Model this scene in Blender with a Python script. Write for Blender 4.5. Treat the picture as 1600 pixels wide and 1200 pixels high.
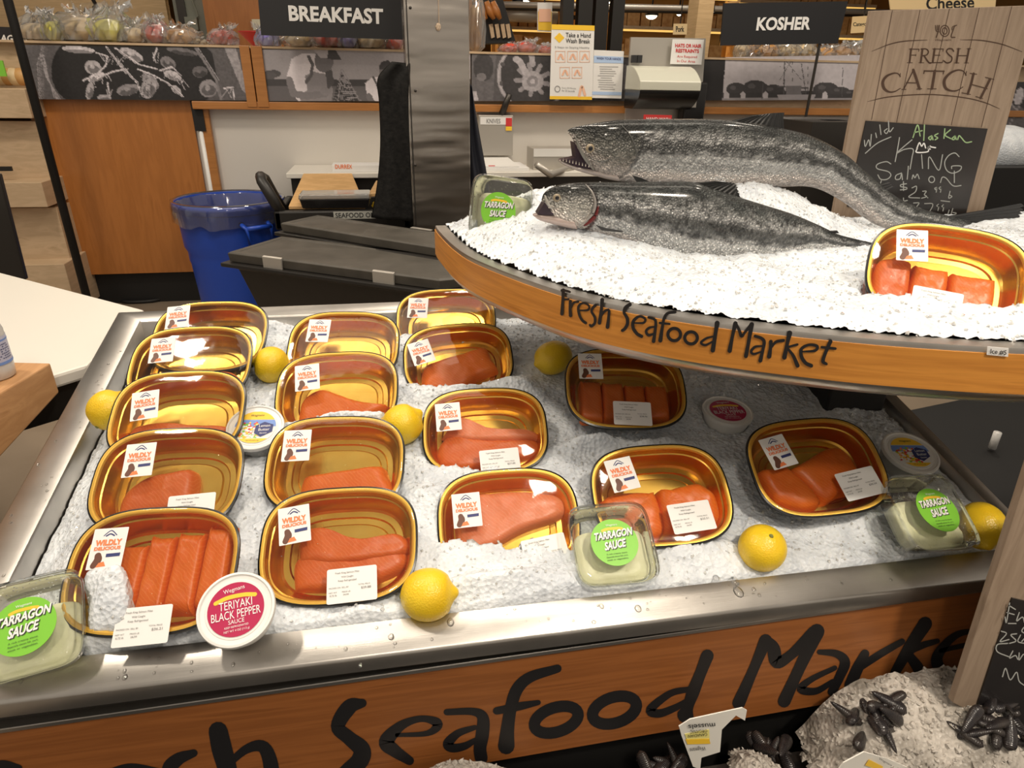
import bpy, math, random
import numpy as np
from mathutils import Vector, Matrix
from math import sin, cos, pi, tan, radians as R
random.seed(7); rng=np.random.default_rng(5)
S=bpy.context.scene; COL=S.collection
for o in list(bpy.data.objects): bpy.data.objects.remove(o)

# ------------------------------------------------ camera, world, lights, exposure
F=1027.175; H=1.42
YAW,PIT,ROL=R(10.4895),R(24.9584),R(1.06068)
fw=np.array([sin(YAW)*cos(PIT),cos(YAW)*cos(PIT),-sin(PIT)]); ri=np.array([cos(YAW),-sin(YAW),0.]); up=np.cross(ri,fw)
CR=ri*cos(ROL)+up*sin(ROL); CU=up*cos(ROL)-ri*sin(ROL)
cd=bpy.data.cameras.new('camera'); cam=bpy.data.objects.new('camera',cd); COL.objects.link(cam)
cam.matrix_world=Matrix(((CR[0],CU[0],-fw[0],0),(CR[1],CU[1],-fw[1],0),(CR[2],CU[2],-fw[2],H),(0,0,0,1)))
cd.sensor_width=36; cd.lens=36*F/1600; cd.clip_start=.02; cd.clip_end=200
S.camera=cam
S.view_settings.view_transform='Standard'; S.view_settings.look='None'; S.view_settings.gamma=1; S.view_settings.use_curve_mapping=False
S.view_settings.exposure=-0.15
w=bpy.data.worlds.new('store_air'); S.world=w; w.use_nodes=True
w.node_tree.nodes['Background'].inputs[0].default_value=(1.0,.88,.74,1); w.node_tree.nodes['Background'].inputs[1].default_value=.50

def area(name,loc,tgt,sx,sy,e,col=(1,.86,.68),spread=150):
    l=bpy.data.lights.new(name,'AREA'); l.shape='RECTANGLE'; l.size=sx; l.size_y=sy; l.energy=e; l.color=col; l.spread=R(spread)
    o=bpy.data.objects.new(name,l); COL.objects.link(o); o.location=loc
    o.rotation_euler=(Vector(tgt)-Vector(loc)).to_track_quat('-Z','Y').to_euler(); return o
WA=(1,.88,.73)
area('track_lamp',(-1.55,1.45,3.6),(-.3,1.0,.8),.20,.20,22,WA)
area('track_lamp',(2.0,1.5,3.6),(.9,.8,.9),.16,.16,6,WA)
area('track_lamp',(1.15,-.8,3.6),(.75,.6,.70),.22,.22,8,WA,60)
area('track_lamp',(.27,1.37,3.6),(.1,1.1,.8),.16,.16,6,WA)
area('track_lamp',(.45,.35,3.6),(.4,.9,1.0),.20,.20,8,WA)
area('track_lamp',(.15,2.1,3.6),(.6,1.1,1.1),.20,.20,6,WA)
area('track_lamp',(-.3,-1.2,3.6),(.2,.9,.8),.25,.25,13,WA)
area('ceiling_panel',(.3,1.5,4.15),(.3,1.5,0),3.2,.7,19,WA)
area('track_lamp',(-1.7,2.9,3.6),(-1.6,4.4,.8),.3,.3,24,WA)
area('track_lamp',(.7,3.3,3.6),(.3,4.5,.9),.4,.3,22,WA)
area('track_lamp',(2.6,3.2,3.6),(2.3,4.5,1.0),.4,.3,24,WA)
area('ceiling_panel',(-1.2,7,3.9),(-1.2,7,0),3,.5,70,WA)
area('ceiling_panel',(3.5,8,3.9),(3.5,8,0),3,.5,90,WA)
area('ceiling_panel',(3,14,3.9),(3,14,0),6,.5,260,(1,.74,.42))

# ------------------------------------------------ pixel -> place helpers (measuring the photo)
TA=0.23275   # slope of the display well towards the shopper
O0=np.array([0,0,H])
def ray(px,py): return CR*(px-800)+CU*(600-py)+fw*F
def onP(px,py,c,t=0.):   # plane z=c+t*y
    d=ray(px,py); return O0+d*((H-c)/(t*d[1]-d[2]))
def onY(px,py,y): d=ray(px,py); return O0+d*(y/d[1])
def onX(px,py,x): d=ray(px,py); return O0+d*(x/d[0])
def PY(y): return lambda p: onY(p[0],p[1],y)

# ------------------------------------------------ materials
def mat(name,col=(.5,.5,.5),rough=.5,metal=0.,**k):
    m=bpy.data.materials.new(name); m.use_nodes=True; b=m.node_tree.nodes['Principled BSDF']
    b.inputs['Base Color'].default_value=(*col,1); b.inputs['Roughness'].default_value=rough; b.inputs['Metallic'].default_value=metal
    for kk,v in k.items():
        b.inputs[kk.replace('_',' ')].default_value=v
    return m
def N(m,t,**k):
    n=m.node_tree.nodes.new(t)
    for a,v in k.items():
        if a in n.inputs: n.inputs[a].default_value=v
        else: setattr(n,a,v)
    return n
def L(m,a,b): m.node_tree.links.new(a,b)
def bsdf(m): return m.node_tree.nodes['Principled BSDF']
def coords(m,scale=(1,1,1),out='Object'):
    tc=N(m,'ShaderNodeTexCoord'); mp=N(m,'ShaderNodeMapping'); mp.inputs['Scale'].default_value=scale
    L(m,tc.outputs[out],mp.inputs['Vector']); return mp.outputs['Vector']
def noisecol(m,cols,scale=5,stretch=(1,1,1),detail=4,pos=None,distort=0.,target='Base Color'):
    v=coords(m,stretch); n=N(m,'ShaderNodeTexNoise',Scale=scale,Detail=detail,Distortion=distort); L(m,v,n.inputs['Vector'])
    r=N(m,'ShaderNodeValToRGB'); el=r.color_ramp.elements
    pos=pos or [i/(len(cols)-1)*.5+.25 for i in range(len(cols))]
    el[0].position=pos[0]; el[0].color=(*cols[0],1); el[1].position=pos[-1]; el[1].color=(*cols[-1],1)
    for i in range(1,len(cols)-1): e=el.new(pos[i]); e.color=(*cols[i],1)
    L(m,n.outputs['Fac'],r.inputs['Fac']); L(m,r.outputs['Color'],bsdf(m).inputs[target]); return r
def bump(m,kind='noise',scale=50,strength=.3,dist=.002,stretch=(1,1,1),feature='F1',detail=3):
    v=coords(m,stretch)
    if kind=='noise': t=N(m,'ShaderNodeTexNoise',Scale=scale,Detail=detail); o=t.outputs['Fac']
    elif kind=='voronoi': t=N(m,'ShaderNodeTexVoronoi',Scale=scale); t.feature=feature; o=t.outputs['Distance']
    elif kind=='wave': t=N(m,'ShaderNodeTexWave',Scale=scale,Distortion=2.,Detail=2); o=t.outputs['Fac']
    L(m,v,t.inputs['Vector']); b=N(m,'ShaderNodeBump',Strength=strength,Distance=dist); L(m,o,b.inputs['Height'])
    prev=bsdf(m).inputs['Normal'].links
    if prev: L(m,prev[0].from_socket,b.inputs['Normal'])
    L(m,b.outputs['Normal'],bsdf(m).inputs['Normal']); return b
M={}
def wood(name,dark,light,scale,stretch,rough=.4):
    m=mat(name,light,rough); noisecol(m,[dark,light,tuple(.5*(a+b) for a,b in zip(dark,light)),light],scale,stretch,5,distort=.4); bump(m,'noise',scale*2,.12,.001,stretch); M[name]=m; return m
wood('fascia_wood',(.20,.062,.014),(.36,.125,.032),3.2,(1.2,6,26),.38)
wood('band_wood',(.40,.14,.02),(.66,.28,.05),3.0,(1.5,1.5,30),.35)
wood('cabinet_wood',(.33,.115,.024),(.45,.17,.04),2.2,(9,1,1.2),.35)
wood('trim_wood',(.34,.13,.03),(.47,.20,.055),3,(1,1,14),.35)
wood('box_wood',(.40,.19,.07),(.60,.33,.15),3.2,(16,2,14),.5)
wood('shelf_wood',(.44,.31,.18),(.60,.44,.28),3,(2,1,9),.5)
wood('plank_wood',(.40,.27,.13),(.58,.41,.22),2.2,(1.2,1,14),.5)
wood('grey_wood',(.22,.155,.105),(.36,.27,.195),4,(16,16,1.3),.6)
wood('grey_wood_pale',(.40,.31,.22),(.56,.46,.35),4,(16,16,1.3),.6)
wood('board_wood',(.50,.28,.10),(.72,.45,.20),4,(2,9,1),.5)
m=M['steel']=mat('steel',(.60,.57,.53),.36,1.); noisecol(m,[(.40,.38,.35),(.62,.59,.55)],9,(1,1,1),6); bump(m,'noise',30,.10,.001,(1,25,1)); bump(m,'noise',9,.12,.004)
m=M['steel_wall']=mat('steel_wall',(.52,.49,.44),.38,.55); bump(m,'noise',12,.1,.003)
m=M['column_steel']=mat('column_steel',(.50,.46,.41),.24,1.); noisecol(m,[(.42,.38,.34),(.58,.54,.49)],3,(.3,.3,1.)); bump(m,'noise',2.2,.5,.06,(.3,.3,1.6)); bump(m,'noise',60,.08,.001,(30,30,1))
m=M['gold']=mat('gold',(.82,.52,.10),.26,1.); noisecol(m,[(.74,.43,.07),(.86,.57,.13)],20); bump(m,'noise',90,.10,.0006)
M['gold_rim']=mat('gold_rim',(.88,.55,.09),.38,.45)
M['black_coat']=mat('black_coat',(.012,.011,.011),.25)
m=M['black_plastic']=mat('black_plastic',(.018,.016,.014),.42); bump(m,'noise',14,.3,.006)
m=M['lid_plastic']=mat('lid_plastic',(.07,.063,.052),.5); noisecol(m,[(.05,.045,.036),(.10,.09,.075)],8); bump(m,'noise',120,.3,.001)
M['dark']=mat('dark',(.007,.0065,.006),.6)
M['dark_metal']=mat('dark_metal',(.05,.045,.04),.4,.6)
M['blue_plastic']=mat('blue_plastic',(.016,.075,.50),.36); bump(M['blue_plastic'],'noise',30,.08,.002)
M['white_top']=mat('white_top',(.80,.77,.70),.3)
M['white_plastic']=mat('white_plastic',(.80,.79,.76),.35)
M['cream']=mat('cream',(.70,.66,.50),.35)
M['paper']=mat('paper',(.82,.81,.79),.55)
M['card']=mat('card',(.80,.78,.72),.4)
M['ink']=mat('ink',(.02,.02,.022),.5)
M['grey_ink']=mat('grey_ink',(.22,.22,.22),.6)
M['vinyl']=mat('vinyl',(.014,.013,.014),.42)
M['brown_ink']=mat('brown_ink',(.07,.035,.02),.5)
M['white_ink']=mat('white_ink',(.85,.84,.82),.5)
M['chalk']=mat('chalk',(.42,.43,.41),.8)
M['chalk_green']=mat('chalk_green',(.36,.52,.26),.8)
M['orange_ink']=mat('orange_ink',(.85,.22,.07),.5)
M['pale_orange']=mat('pale_orange',(.88,.52,.36),.5)
M['red_ink']=mat('red_ink',(.62,.04,.04),.5)
M['navy_ink']=mat('navy_ink',(.03,.04,.16),.5)
M['yellow_ink']=mat('yellow_ink',(.92,.58,.04),.4)
M['blue_ink']=mat('blue_ink',(.18,.30,.66),.5)
M['brown_print']=mat('brown_print',(.13,.05,.03),.5)
M['pink_print']=mat('pink_print',(.46,.02,.085),.3)
M['green_print']=mat('green_print',(.22,.58,.05),.35)
m=M['chalkboard']=mat('chalkboard',(.02,.018,.018),.22); noisecol(m,[(.012,.011,.012),(.035,.03,.028)],5)
m=M['white_wall']=mat('white_wall',(.70,.665,.61),.45); bump(m,'noise',60,.1,.001)
m=M['floor']=mat('floor',(.30,.24,.17),.35); noisecol(m,[(.22,.17,.12),(.34,.27,.20)],2)
M['ceil']=mat('ceil',(.16,.11,.07),.8)
m=M['lemon']=mat('lemon',(.86,.58,.015),.32); noisecol(m,[(.80,.50,.01),(.90,.64,.03)],18); bump(m,'voronoi',420,.35,.0012); bsdf(m).inputs['Subsurface Weight'].default_value=.1; bsdf(m).inputs['Subsurface Radius'].default_value=(.01,.006,.001)
M['stem']=mat('stem',(.20,.20,.04),.6)
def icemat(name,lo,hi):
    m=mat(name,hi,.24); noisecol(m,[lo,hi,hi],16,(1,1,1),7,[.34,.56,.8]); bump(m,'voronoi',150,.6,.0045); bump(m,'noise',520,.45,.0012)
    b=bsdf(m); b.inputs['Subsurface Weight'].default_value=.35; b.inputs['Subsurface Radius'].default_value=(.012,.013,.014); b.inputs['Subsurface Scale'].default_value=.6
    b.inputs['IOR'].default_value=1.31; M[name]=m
icemat('ice',(.62,.66,.71),(.78,.82,.86)); icemat('ice_shaded',(.22,.20,.17),(.52,.48,.43))  # second one is the same ice with shade put into its colour
def clear(name,tint=(1,1,1),dens=1.,rough=.04,drops=0.,white=0.):
    m=bpy.data.materials.new(name); m.use_nodes=True; nt=m.node_tree; nt.nodes.clear()
    out=nt.nodes.new('ShaderNodeOutputMaterial'); tr=nt.nodes.new('ShaderNodeBsdfTransparent'); tr.inputs[0].default_value=(*tint,1)
    gl=nt.nodes.new('ShaderNodeBsdfGlossy'); gl.inputs['Roughness'].default_value=rough
    fr=nt.nodes.new('ShaderNodeFresnel'); fr.inputs[0].default_value=1.5; mu=nt.nodes.new('ShaderNodeMath'); mu.operation='MULTIPLY'; mu.inputs[1].default_value=dens; mu.use_clamp=True
    mx=nt.nodes.new('ShaderNodeMixShader'); nt.links.new(fr.outputs[0],mu.inputs[0]); nt.links.new(mu.outputs[0],mx.inputs[0])
    tcn=nt.nodes.new('ShaderNodeTexCoord'); ns=nt.nodes.new('ShaderNodeTexNoise'); ns.inputs['Scale'].default_value=14; nt.links.new(tcn.outputs['Object'],ns.inputs['Vector'])
    bp=nt.nodes.new('ShaderNodeBump'); bp.inputs['Strength'].default_value=.25; bp.inputs['Distance'].default_value=.006; nt.links.new(ns.outputs['Fac'],bp.inputs['Height'])
    last=bp
    if drops:
        vo=nt.nodes.new('ShaderNodeTexVoronoi'); vo.inputs['Scale'].default_value=170; nt.links.new(tcn.outputs['Object'],vo.inputs['Vector'])
        rp=nt.nodes.new('ShaderNodeValToRGB'); rp.color_ramp.elements[0].position=.0; rp.color_ramp.elements[0].color=(1,1,1,1); rp.color_ramp.elements[1].position=.22; rp.color_ramp.elements[1].color=(0,0,0,1)
        nt.links.new(vo.outputs['Distance'],rp.inputs[0]); b2=nt.nodes.new('ShaderNodeBump'); b2.inputs['Strength'].default_value=drops; b2.inputs['Distance'].default_value=.002
        nt.links.new(rp.outputs[0],b2.inputs['Height']); nt.links.new(bp.outputs[0],b2.inputs['Normal']); last=b2
    nt.links.new(last.outputs[0],gl.inputs['Normal']); nt.links.new(last.outputs[0],fr.inputs['Normal'])
    if white:
        df=nt.nodes.new('ShaderNodeBsdfDiffuse'); df.inputs[0].default_value=(.8,.8,.78,1); m2=nt.nodes.new('ShaderNodeMixShader'); m2.inputs[0].default_value=white
        nt.links.new(tr.outputs[0],m2.inputs[1]); nt.links.new(df.outputs[0],m2.inputs[2]); nt.links.new(m2.outputs[0],mx.inputs[1])
    else: nt.links.new(tr.outputs[0],mx.inputs[1])
    nt.links.new(gl.outputs[0],mx.inputs[2]); nt.links.new(mx.outputs[0],out.inputs[0]); M[name]=m; return m
clear('film',(.98,.97,.95),.75,.05,.6,.004); clear('clear_tub',(.96,.97,.94),1.8,.06,.5,.035); clear('bag',(.93,.93,.92),2.5,.12,0,.14); clear('cup_clear',(.95,.95,.93),1.5,.1,0,.30)
clear('liner',(.90,.93,.97),2.5,.10,0,.05); clear('ice_glass',(.96,.98,1.),3.,.12,0,.75); clear('water',(.97,.97,.97),3.,.02)
def salmon(name,c1,c2,line):
    m=mat(name,c2,.36); v=coords(m,(1,1,1)); w_=N(m,'ShaderNodeTexWave',Scale=95,Distortion=5.,Detail=2); w_.bands_direction='DIAGONAL'; L(m,v,w_.inputs['Vector']); w_.inputs['Detail Scale'].default_value=.8
    r=N(m,'ShaderNodeValToRGB'); r.color_ramp.elements[0].color=(0,0,0,1); r.color_ramp.elements[0].position=.72; r.color_ramp.elements[1].position=1.; L(m,w_.outputs['Fac'],r.inputs[0])
    n=N(m,'ShaderNodeTexNoise',Scale=22,Detail=4); L(m,v,n.inputs['Vector']); mx=N(m,'ShaderNodeMix',data_type='RGBA'); mx.inputs[6].default_value=(*c1,1); mx.inputs[7].default_value=(*c2,1); L(m,n.outputs['Fac'],mx.inputs[0])
    m2=N(m,'ShaderNodeMix',data_type='RGBA'); L(m,mx.outputs[2],m2.inputs[6]); m2.inputs[7].default_value=(*line,1); mu=N(m,'ShaderNodeMath',operation='MULTIPLY'); mu.inputs[1].default_value=.17; L(m,r.outputs[0],mu.inputs[0]); L(m,mu.outputs[0],m2.inputs[0])
    L(m,m2.outputs[2],bsdf(m).inputs['Base Color']); bump(m,'noise',220,.35,.001); b=bsdf(m); b.inputs['Subsurface Weight'].default_value=.2; b.inputs['Subsurface Radius'].default_value=(.012,.004,.002); M[name]=m
salmon('salmon_orange',(.72,.115,.008),(.86,.23,.025),(.95,.45,.15)); salmon('salmon_red',(.64,.10,.014),(.80,.21,.04),(.90,.42,.20)); salmon('salmon_pink',(.76,.20,.08),(.86,.30,.14),(.92,.55,.36))
def attrmat(name,rough,metal=0.):
    m=mat(name,(.5,.5,.5),rough,metal); a=N(m,'ShaderNodeAttribute',attribute_name='tone'); L(m,a.outputs['Color'],bsdf(m).inputs['Base Color']); M[name]=m; return m
attrmat('print',.6)
m=attrmat('fish_skin',.28,.40); bsdf(M['fish_skin']).inputs['Coat Weight'].default_value=.6; bsdf(M['fish_skin']).inputs['Coat Roughness'].default_value=.12; m=M['fish_skin']; bump(m,'voronoi',260,1.0,.006,(1,1,1)); bump(m,'noise',40,.25,.004); 
attrmat('fish_head',.22,.2)
def emit(name,col,s):
    m=mat(name,col,.5); b=bsdf(m); b.inputs['Emission Color'].default_value=(*col,1); b.inputs['Emission Strength'].default_value=s; M[name]=m
emit('lamp_glow',(1,.85,.6),14.); emit('lit_sign',(.72,.52,.26),.35); emit('case_glow',(1,.62,.16),.9)

# ------------------------------------------------ mesh builder
ORG={}
class MB:
    def __init__(s): s.v=[]; s.f=[]; s.c=None
    def add(s,vs,fs):
        n=len(s.v); s.v.extend([tuple(map(float,p)) for p in vs]); s.f.extend([tuple(n+i for i in f) for f in fs]); return s
    def box(s,a,b):
        x0,y0,z0=[min(p,q) for p,q in zip(a,b)]; x1,y1,z1=[max(p,q) for p,q in zip(a,b)]
        return s.add([(x0,y0,z0),(x1,y0,z0),(x1,y1,z0),(x0,y1,z0),(x0,y0,z1),(x1,y0,z1),(x1,y1,z1),(x0,y1,z1)],[(0,3,2,1),(4,5,6,7),(0,1,5,4),(1,2,6,5),(2,3,7,6),(3,0,4,7)])
    def prism(s,pts,d):   # polygon pts (3d), extruded by d
        n=len(pts); P=[np.array(p,float) for p in pts]; D=np.array(d,float)
        return s.add(P+[p+D for p in P],[tuple(range(n))[::-1],tuple(range(n,2*n))]+[(i,(i+1)%n,n+(i+1)%n,n+i) for i in range(n)])
    def rings(s,rs,cap=(True,True),closed=True):
        n=len(rs[0]); fs=[]
        for k in range(len(rs)-1):
            for i in range(n if closed else n-1): fs.append((k*n+i,k*n+(i+1)%n,(k+1)*n+(i+1)%n,(k+1)*n+i))
        if cap[0]: fs.append(tuple(range(n))[::-1])
        if cap[1]: fs.append(tuple((len(rs)-1)*n+i for i in range(n)))
        return s.add([p for r in rs for p in r],fs)
    def lathe(s,prof,c=(0,0,0),n=32,cap=(True,True)):
        return s.rings([[(c[0]+r*cos(2*pi*i/n),c[1]+r*sin(2*pi*i/n),c[2]+z) for i in range(n)] for r,z in prof],cap)
    def tube(s,pts,r,n=10):
        P=[np.array(p,float) for p in pts]; rs=[]; r=r if hasattr(r,'__len__') else [r]*len(P)
        for i,p in enumerate(P):
            t=P[min(i+1,len(P)-1)]-P[max(i-1,0)]; t/=np.linalg.norm(t)+1e-9; a=np.array([0,0,1.]) if abs(t[2])<.9 else np.array([1.,0,0]); u=np.cross(t,a); u/=np.linalg.norm(u); v=np.cross(t,u)
            rs.append([p+r[i]*(u*cos(2*pi*j/n)+v*sin(2*pi*j/n)) for j in range(n)])
        return s.rings(rs)
    def ell(s,c,rad,n=16,m=10,noise=0.):
        rs=[]
        for k in range(1,m):
            th=pi*k/m; rs.append([(c[0]+rad[0]*sin(th)*cos(2*pi*i/n)*(1+noise*random.uniform(-1,1)),c[1]+rad[1]*sin(th)*sin(2*pi*i/n)*(1+noise*random.uniform(-1,1)),c[2]-rad[2]*cos(th)) for i in range(n)])
        return s.rings(rs)
    def build(s,name,mt,parent=None,org=None,smooth=False,bevel=0,auto=None):
        if org is None: org=ORG.get(parent,(0,0,0)) if parent else (0,0,0)
        me=bpy.data.meshes.new(name); V=np.array(s.v)-np.array(org,float); me.from_pydata([tuple(p) for p in V],[],s.f); me.update()
        o=bpy.data.objects.new(name,me); COL.objects.link(o)
        if parent: o.parent=parent; ORG[o]=org
        else: o.location=org; ORG[o]=org
        me.materials.append(M[mt] if isinstance(mt,str) else mt)
        if s.c is not None:
            a=me.color_attributes.new('tone','FLOAT_COLOR','POINT'); arr=np.ones((len(s.v),4)); arr[:,:3]=s.c; a.data.foreach_set('color',arr.ravel())
        if smooth or auto:
            me.polygons.foreach_set('use_smooth',[True]*len(me.polygons))
            if auto: me.set_sharp_from_angle(angle=R(auto))
        if bevel:
            b=o.modifiers.new('bevel','BEVEL'); b.width=bevel; b.segments=2; b.limit_method='ANGLE'
        return o
def thing(name,label,cat,loc=(0,0,0),group=None,rot=None):
    o=bpy.data.objects.new(name,None); COL.objects.link(o); o.empty_display_size=.05; loc=tuple(map(float,loc))
    if rot is None: o.location=loc; ORG[o]=loc
    else: o.matrix_world=Matrix.Translation(loc)@rot.to_4x4(); ORG[o]=(0,0,0)
    o['label']=label; o['category']=cat
    if group: o['group']=group
    return o
def tag(o,label,cat,group=None,kind=None):
    o['label']=label; o['category']=cat
    if group: o['group']=group
    if kind: o['kind']=kind
    return o
def struct(o): o['kind']='structure'; return o
def cp(root,loc=None,rot=None,label=None):
    r=root.copy(); COL.objects.link(r)
    if rot is not None: r.matrix_world=Matrix.Translation(tuple(map(float,loc)))@rot.to_4x4()
    elif loc is not None: r.location=loc
    if label: r['label']=label
    for ch in list(root.children):
        c=ch.copy(); COL.objects.link(c); c.parent=r
        for g in list(ch.children): d=g.copy(); COL.objects.link(d); d.parent=c
    return r
# text fitted to an affine frame: bl, br, tl are 3d points
_tx={}
def textmesh(body,off):
    k=(body,off)
    if k in _tx: return _tx[k]
    c=bpy.data.curves.new('t','FONT'); c.body=body; c.size=1; c.offset=off; c.resolution_u=3; c.align_x='LEFT'; c.space_line=1.0
    o=bpy.data.objects.new('t',c); COL.objects.link(o); me=bpy.data.meshes.new_from_object(o)
    V=np.array([v.co[:2] for v in me.vertices]); Fs=[tuple(p.vertices) for p in me.polygons]
    bpy.data.objects.remove(o); bpy.data.curves.remove(c); bpy.data.meshes.remove(me)
    V-=V.min(0); V/=V.max(0); _tx[k]=(V,Fs); return _tx[k]
def text(mb,body,bl,br,tl,off=.0,lift=.0004):
    V,Fs=textmesh(body,off); bl,br,tl=[np.array(p,float) for p in (bl,br,tl)]
    n=np.cross(br-bl,tl-bl); n/=np.linalg.norm(n)
    return mb.add([bl+v[0]*(br-bl)+v[1]*(tl-bl)+n*lift for v in V],Fs)
# brush strokes: 2d points (photo) with widths, laid on a surface by fn
def smoothpts(P,k=6):
    P=np.array(P,float)
    if len(P)<3: return P
    Q=np.vstack([2*P[0]-P[1],P,2*P[-1]-P[-2]]); out=[]
    for i in range(1,len(Q)-2):
        for j in range(k):
            t=j/k; out.append(.5*((2*Q[i])+(-Q[i-1]+Q[i+1])*t+(2*Q[i-1]-5*Q[i]+4*Q[i+1]-Q[i+2])*t*t+(-Q[i-1]+3*Q[i]-3*Q[i+1]+Q[i+2])*t**3))
    out.append(P[-1]); return np.array(out)
def stroke(mb,pts,wd,fn,lift,n_out,sm=True,closed=False):
    P=np.array([(*p,(wd[i] if hasattr(wd,'__len__') else wd)) for i,p in enumerate(pts)],float)
    if sm: P=smoothpts(P)
    lo=[];hi=[]
    for i,p in enumerate(P):
        if closed: t=P[(i+1)%len(P)][:2]-P[i-1][:2]
        else: t=P[min(i+1,len(P)-1)][:2]-P[max(i-1,0)][:2]
        t=t/(np.linalg.norm(t)+1e-9); nn=np.array([-t[1],t[0]]); h=p[2]/2
        lo.append(p[:2]-nn*h); hi.append(p[:2]+nn*h)
    n=len(P); vs=lo+hi; fs=[(i,i+1,n+i+1,n+i) for i in range(n-1)]
    if closed: fs.append((n-1,0,n,2*n-1))
    else:
        for e,sg in ((0,-1),(n-1,1)):
            c=P[e][:2]; t=(P[1]-P[0] if e==0 else P[-1]-P[-2])[:2]; t=t/(np.linalg.norm(t)+1e-9)*sg; nn=np.array([-t[1],t[0]]); b=len(vs); h=P[e][2]/2
            vs+= [c+h*(nn*cos(a)+t*sin(a)) for a in np.linspace(0,pi,7)]; fs.append(tuple(range(b,b+7)))
    n_out=np.array(n_out,float)
    mb.add([np.array(fn(p))+n_out*lift for p in vs],fs)
def ringpts(cx,cy,a,b,rot=0,n=28):
    r=R(rot); return [(cx+a*cos(t)*cos(r)-b*sin(t)*sin(r),cy+a*cos(t)*sin(r)+b*sin(t)*cos(r)) for t in np.linspace(0,2*pi,n,endpoint=False)]
# smooth value noise
_g=rng.random((256,256))
def vn(x,y):
    xi=np.floor(x).astype(int);yi=np.floor(y).astype(int);fx=x-xi;fy=y-yi;fx=fx*fx*(3-2*fx);fy=fy*fy*(3-2*fy);g=lambda a,b:_g[a%256,b%256]
    return (g(xi,yi)*(1-fx)+g(xi+1,yi)*fx)*(1-fy)+(g(xi,yi+1)*(1-fx)+g(xi+1,yi+1)*fx)*fy
def fbm(x,y,o=4): return sum(vn(x*2**k+17*k,y*2**k+5*k)*.5**(k+1) for k in range(o))
def frame(e,az=0,roll=0):   # local axes of a thing whose face looks up at e degrees, turned az, rolled
    e,az,roll=R(e),R(az),R(roll); n=np.array([sin(az)*cos(e),-cos(az)*cos(e),sin(e)]); x=np.cross([0,0,1],n); x/=np.linalg.norm(x); y=np.cross(n,x)
    x2=x*cos(roll)+y*sin(roll); y2=y*cos(roll)-x*sin(roll); return Matrix(((x2[0],y2[0],n[0]),(x2[1],y2[1],n[1]),(x2[2],y2[2],n[2])))
def supell(a,b,n=64,p=3.):
    out=[]
    for i in range(n):
        t=2*pi*i/n; c,s=cos(t),sin(t); out.append((a*math.copysign(abs(c)**(2/p),c),b*math.copysign(abs(s)**(2/p),s)))
    return out

# ================================================ the slanted ice well (front display)
def rim(x,y,dz=0): return np.array([x,y,.615+TA*y+dz])
XL,XR,YF,YB=-.587,.98,.622,1.46; xl,xr,yf,yb=-.530,.947,.672,1.418
well=thing('ice_display_case','sloping steel ice display with large Fresh Seafood Market lettering on its wood front panel','display case',(.2,1.04,0))
m_=MB()
def loopr(x0,x1,y0,y1,dz): return [rim(x0,y0,dz),rim(x1,y0,dz),rim(x1,y1,dz),rim(x0,y1,dz)]
m_.rings([loopr(XL+.004,XR-.004,YF+.01,YB-.004,-.03),loopr(XL,XR,YF+.002,YB,-.026),loopr(XL,XR,YF,YB,-.004),loopr(XL+.004,XR-.004,YF+.004,YB-.004,0),loopr(xl-.003,xr+.003,yf-.003,yb+.003,0),loopr(xl,xr,yf,yb,-.004),loopr(xl+.004,xr-.004,yf+.004,yb-.004,-.13)],cap=(False,True))
m_.build('basin','steel',well,auto=50)
b_=MB(); b_.box((XL+.03,YF+.05,.02),(XR-.03,YB-.03,.60)); b_.build('cabinet_body','dark',well)
g_=MB(); g_.prism([rim(XL+.02,YF+.02,-.025),rim(XR-.02,YF+.02,-.025),rim(XR-.02,YF+.02,-.08),rim(XL+.02,YF+.02,-.08)],(0,.05,0)); g_.build('recess_rail','dark_metal',well)
YP=.632
pt=PY(YP)
tl,tr,brr,bl_=pt((-120,1170)),pt((1640,910)),pt((1640,1035)),pt((-120,1345))
tl=np.array([-.60,YP,.703]); tr=np.array([.98,YP,.733]); bl_=np.array([-.60,YP,.494]); brr=np.array([.98,YP,.535])
p_=MB(); p_.prism([bl_,brr,tr,tl],(0,.018,0)); fp=p_.build('front_panel','fascia_wood',well)
p_=MB(); p_.prism([tl+(0,-.003,-.002),tr+(0,-.003,-.002),tr+(0,-.003,.005),tl+(0,-.003,.005)],(0,.02,0)); p_.build('edge_trim','steel',well,bevel=.001)
p_=MB(); p_.box((XL+.01,YP+.018,.02),(XR-.01,YP+.03,.70)); p_.build('front_support','dark',well)
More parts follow.
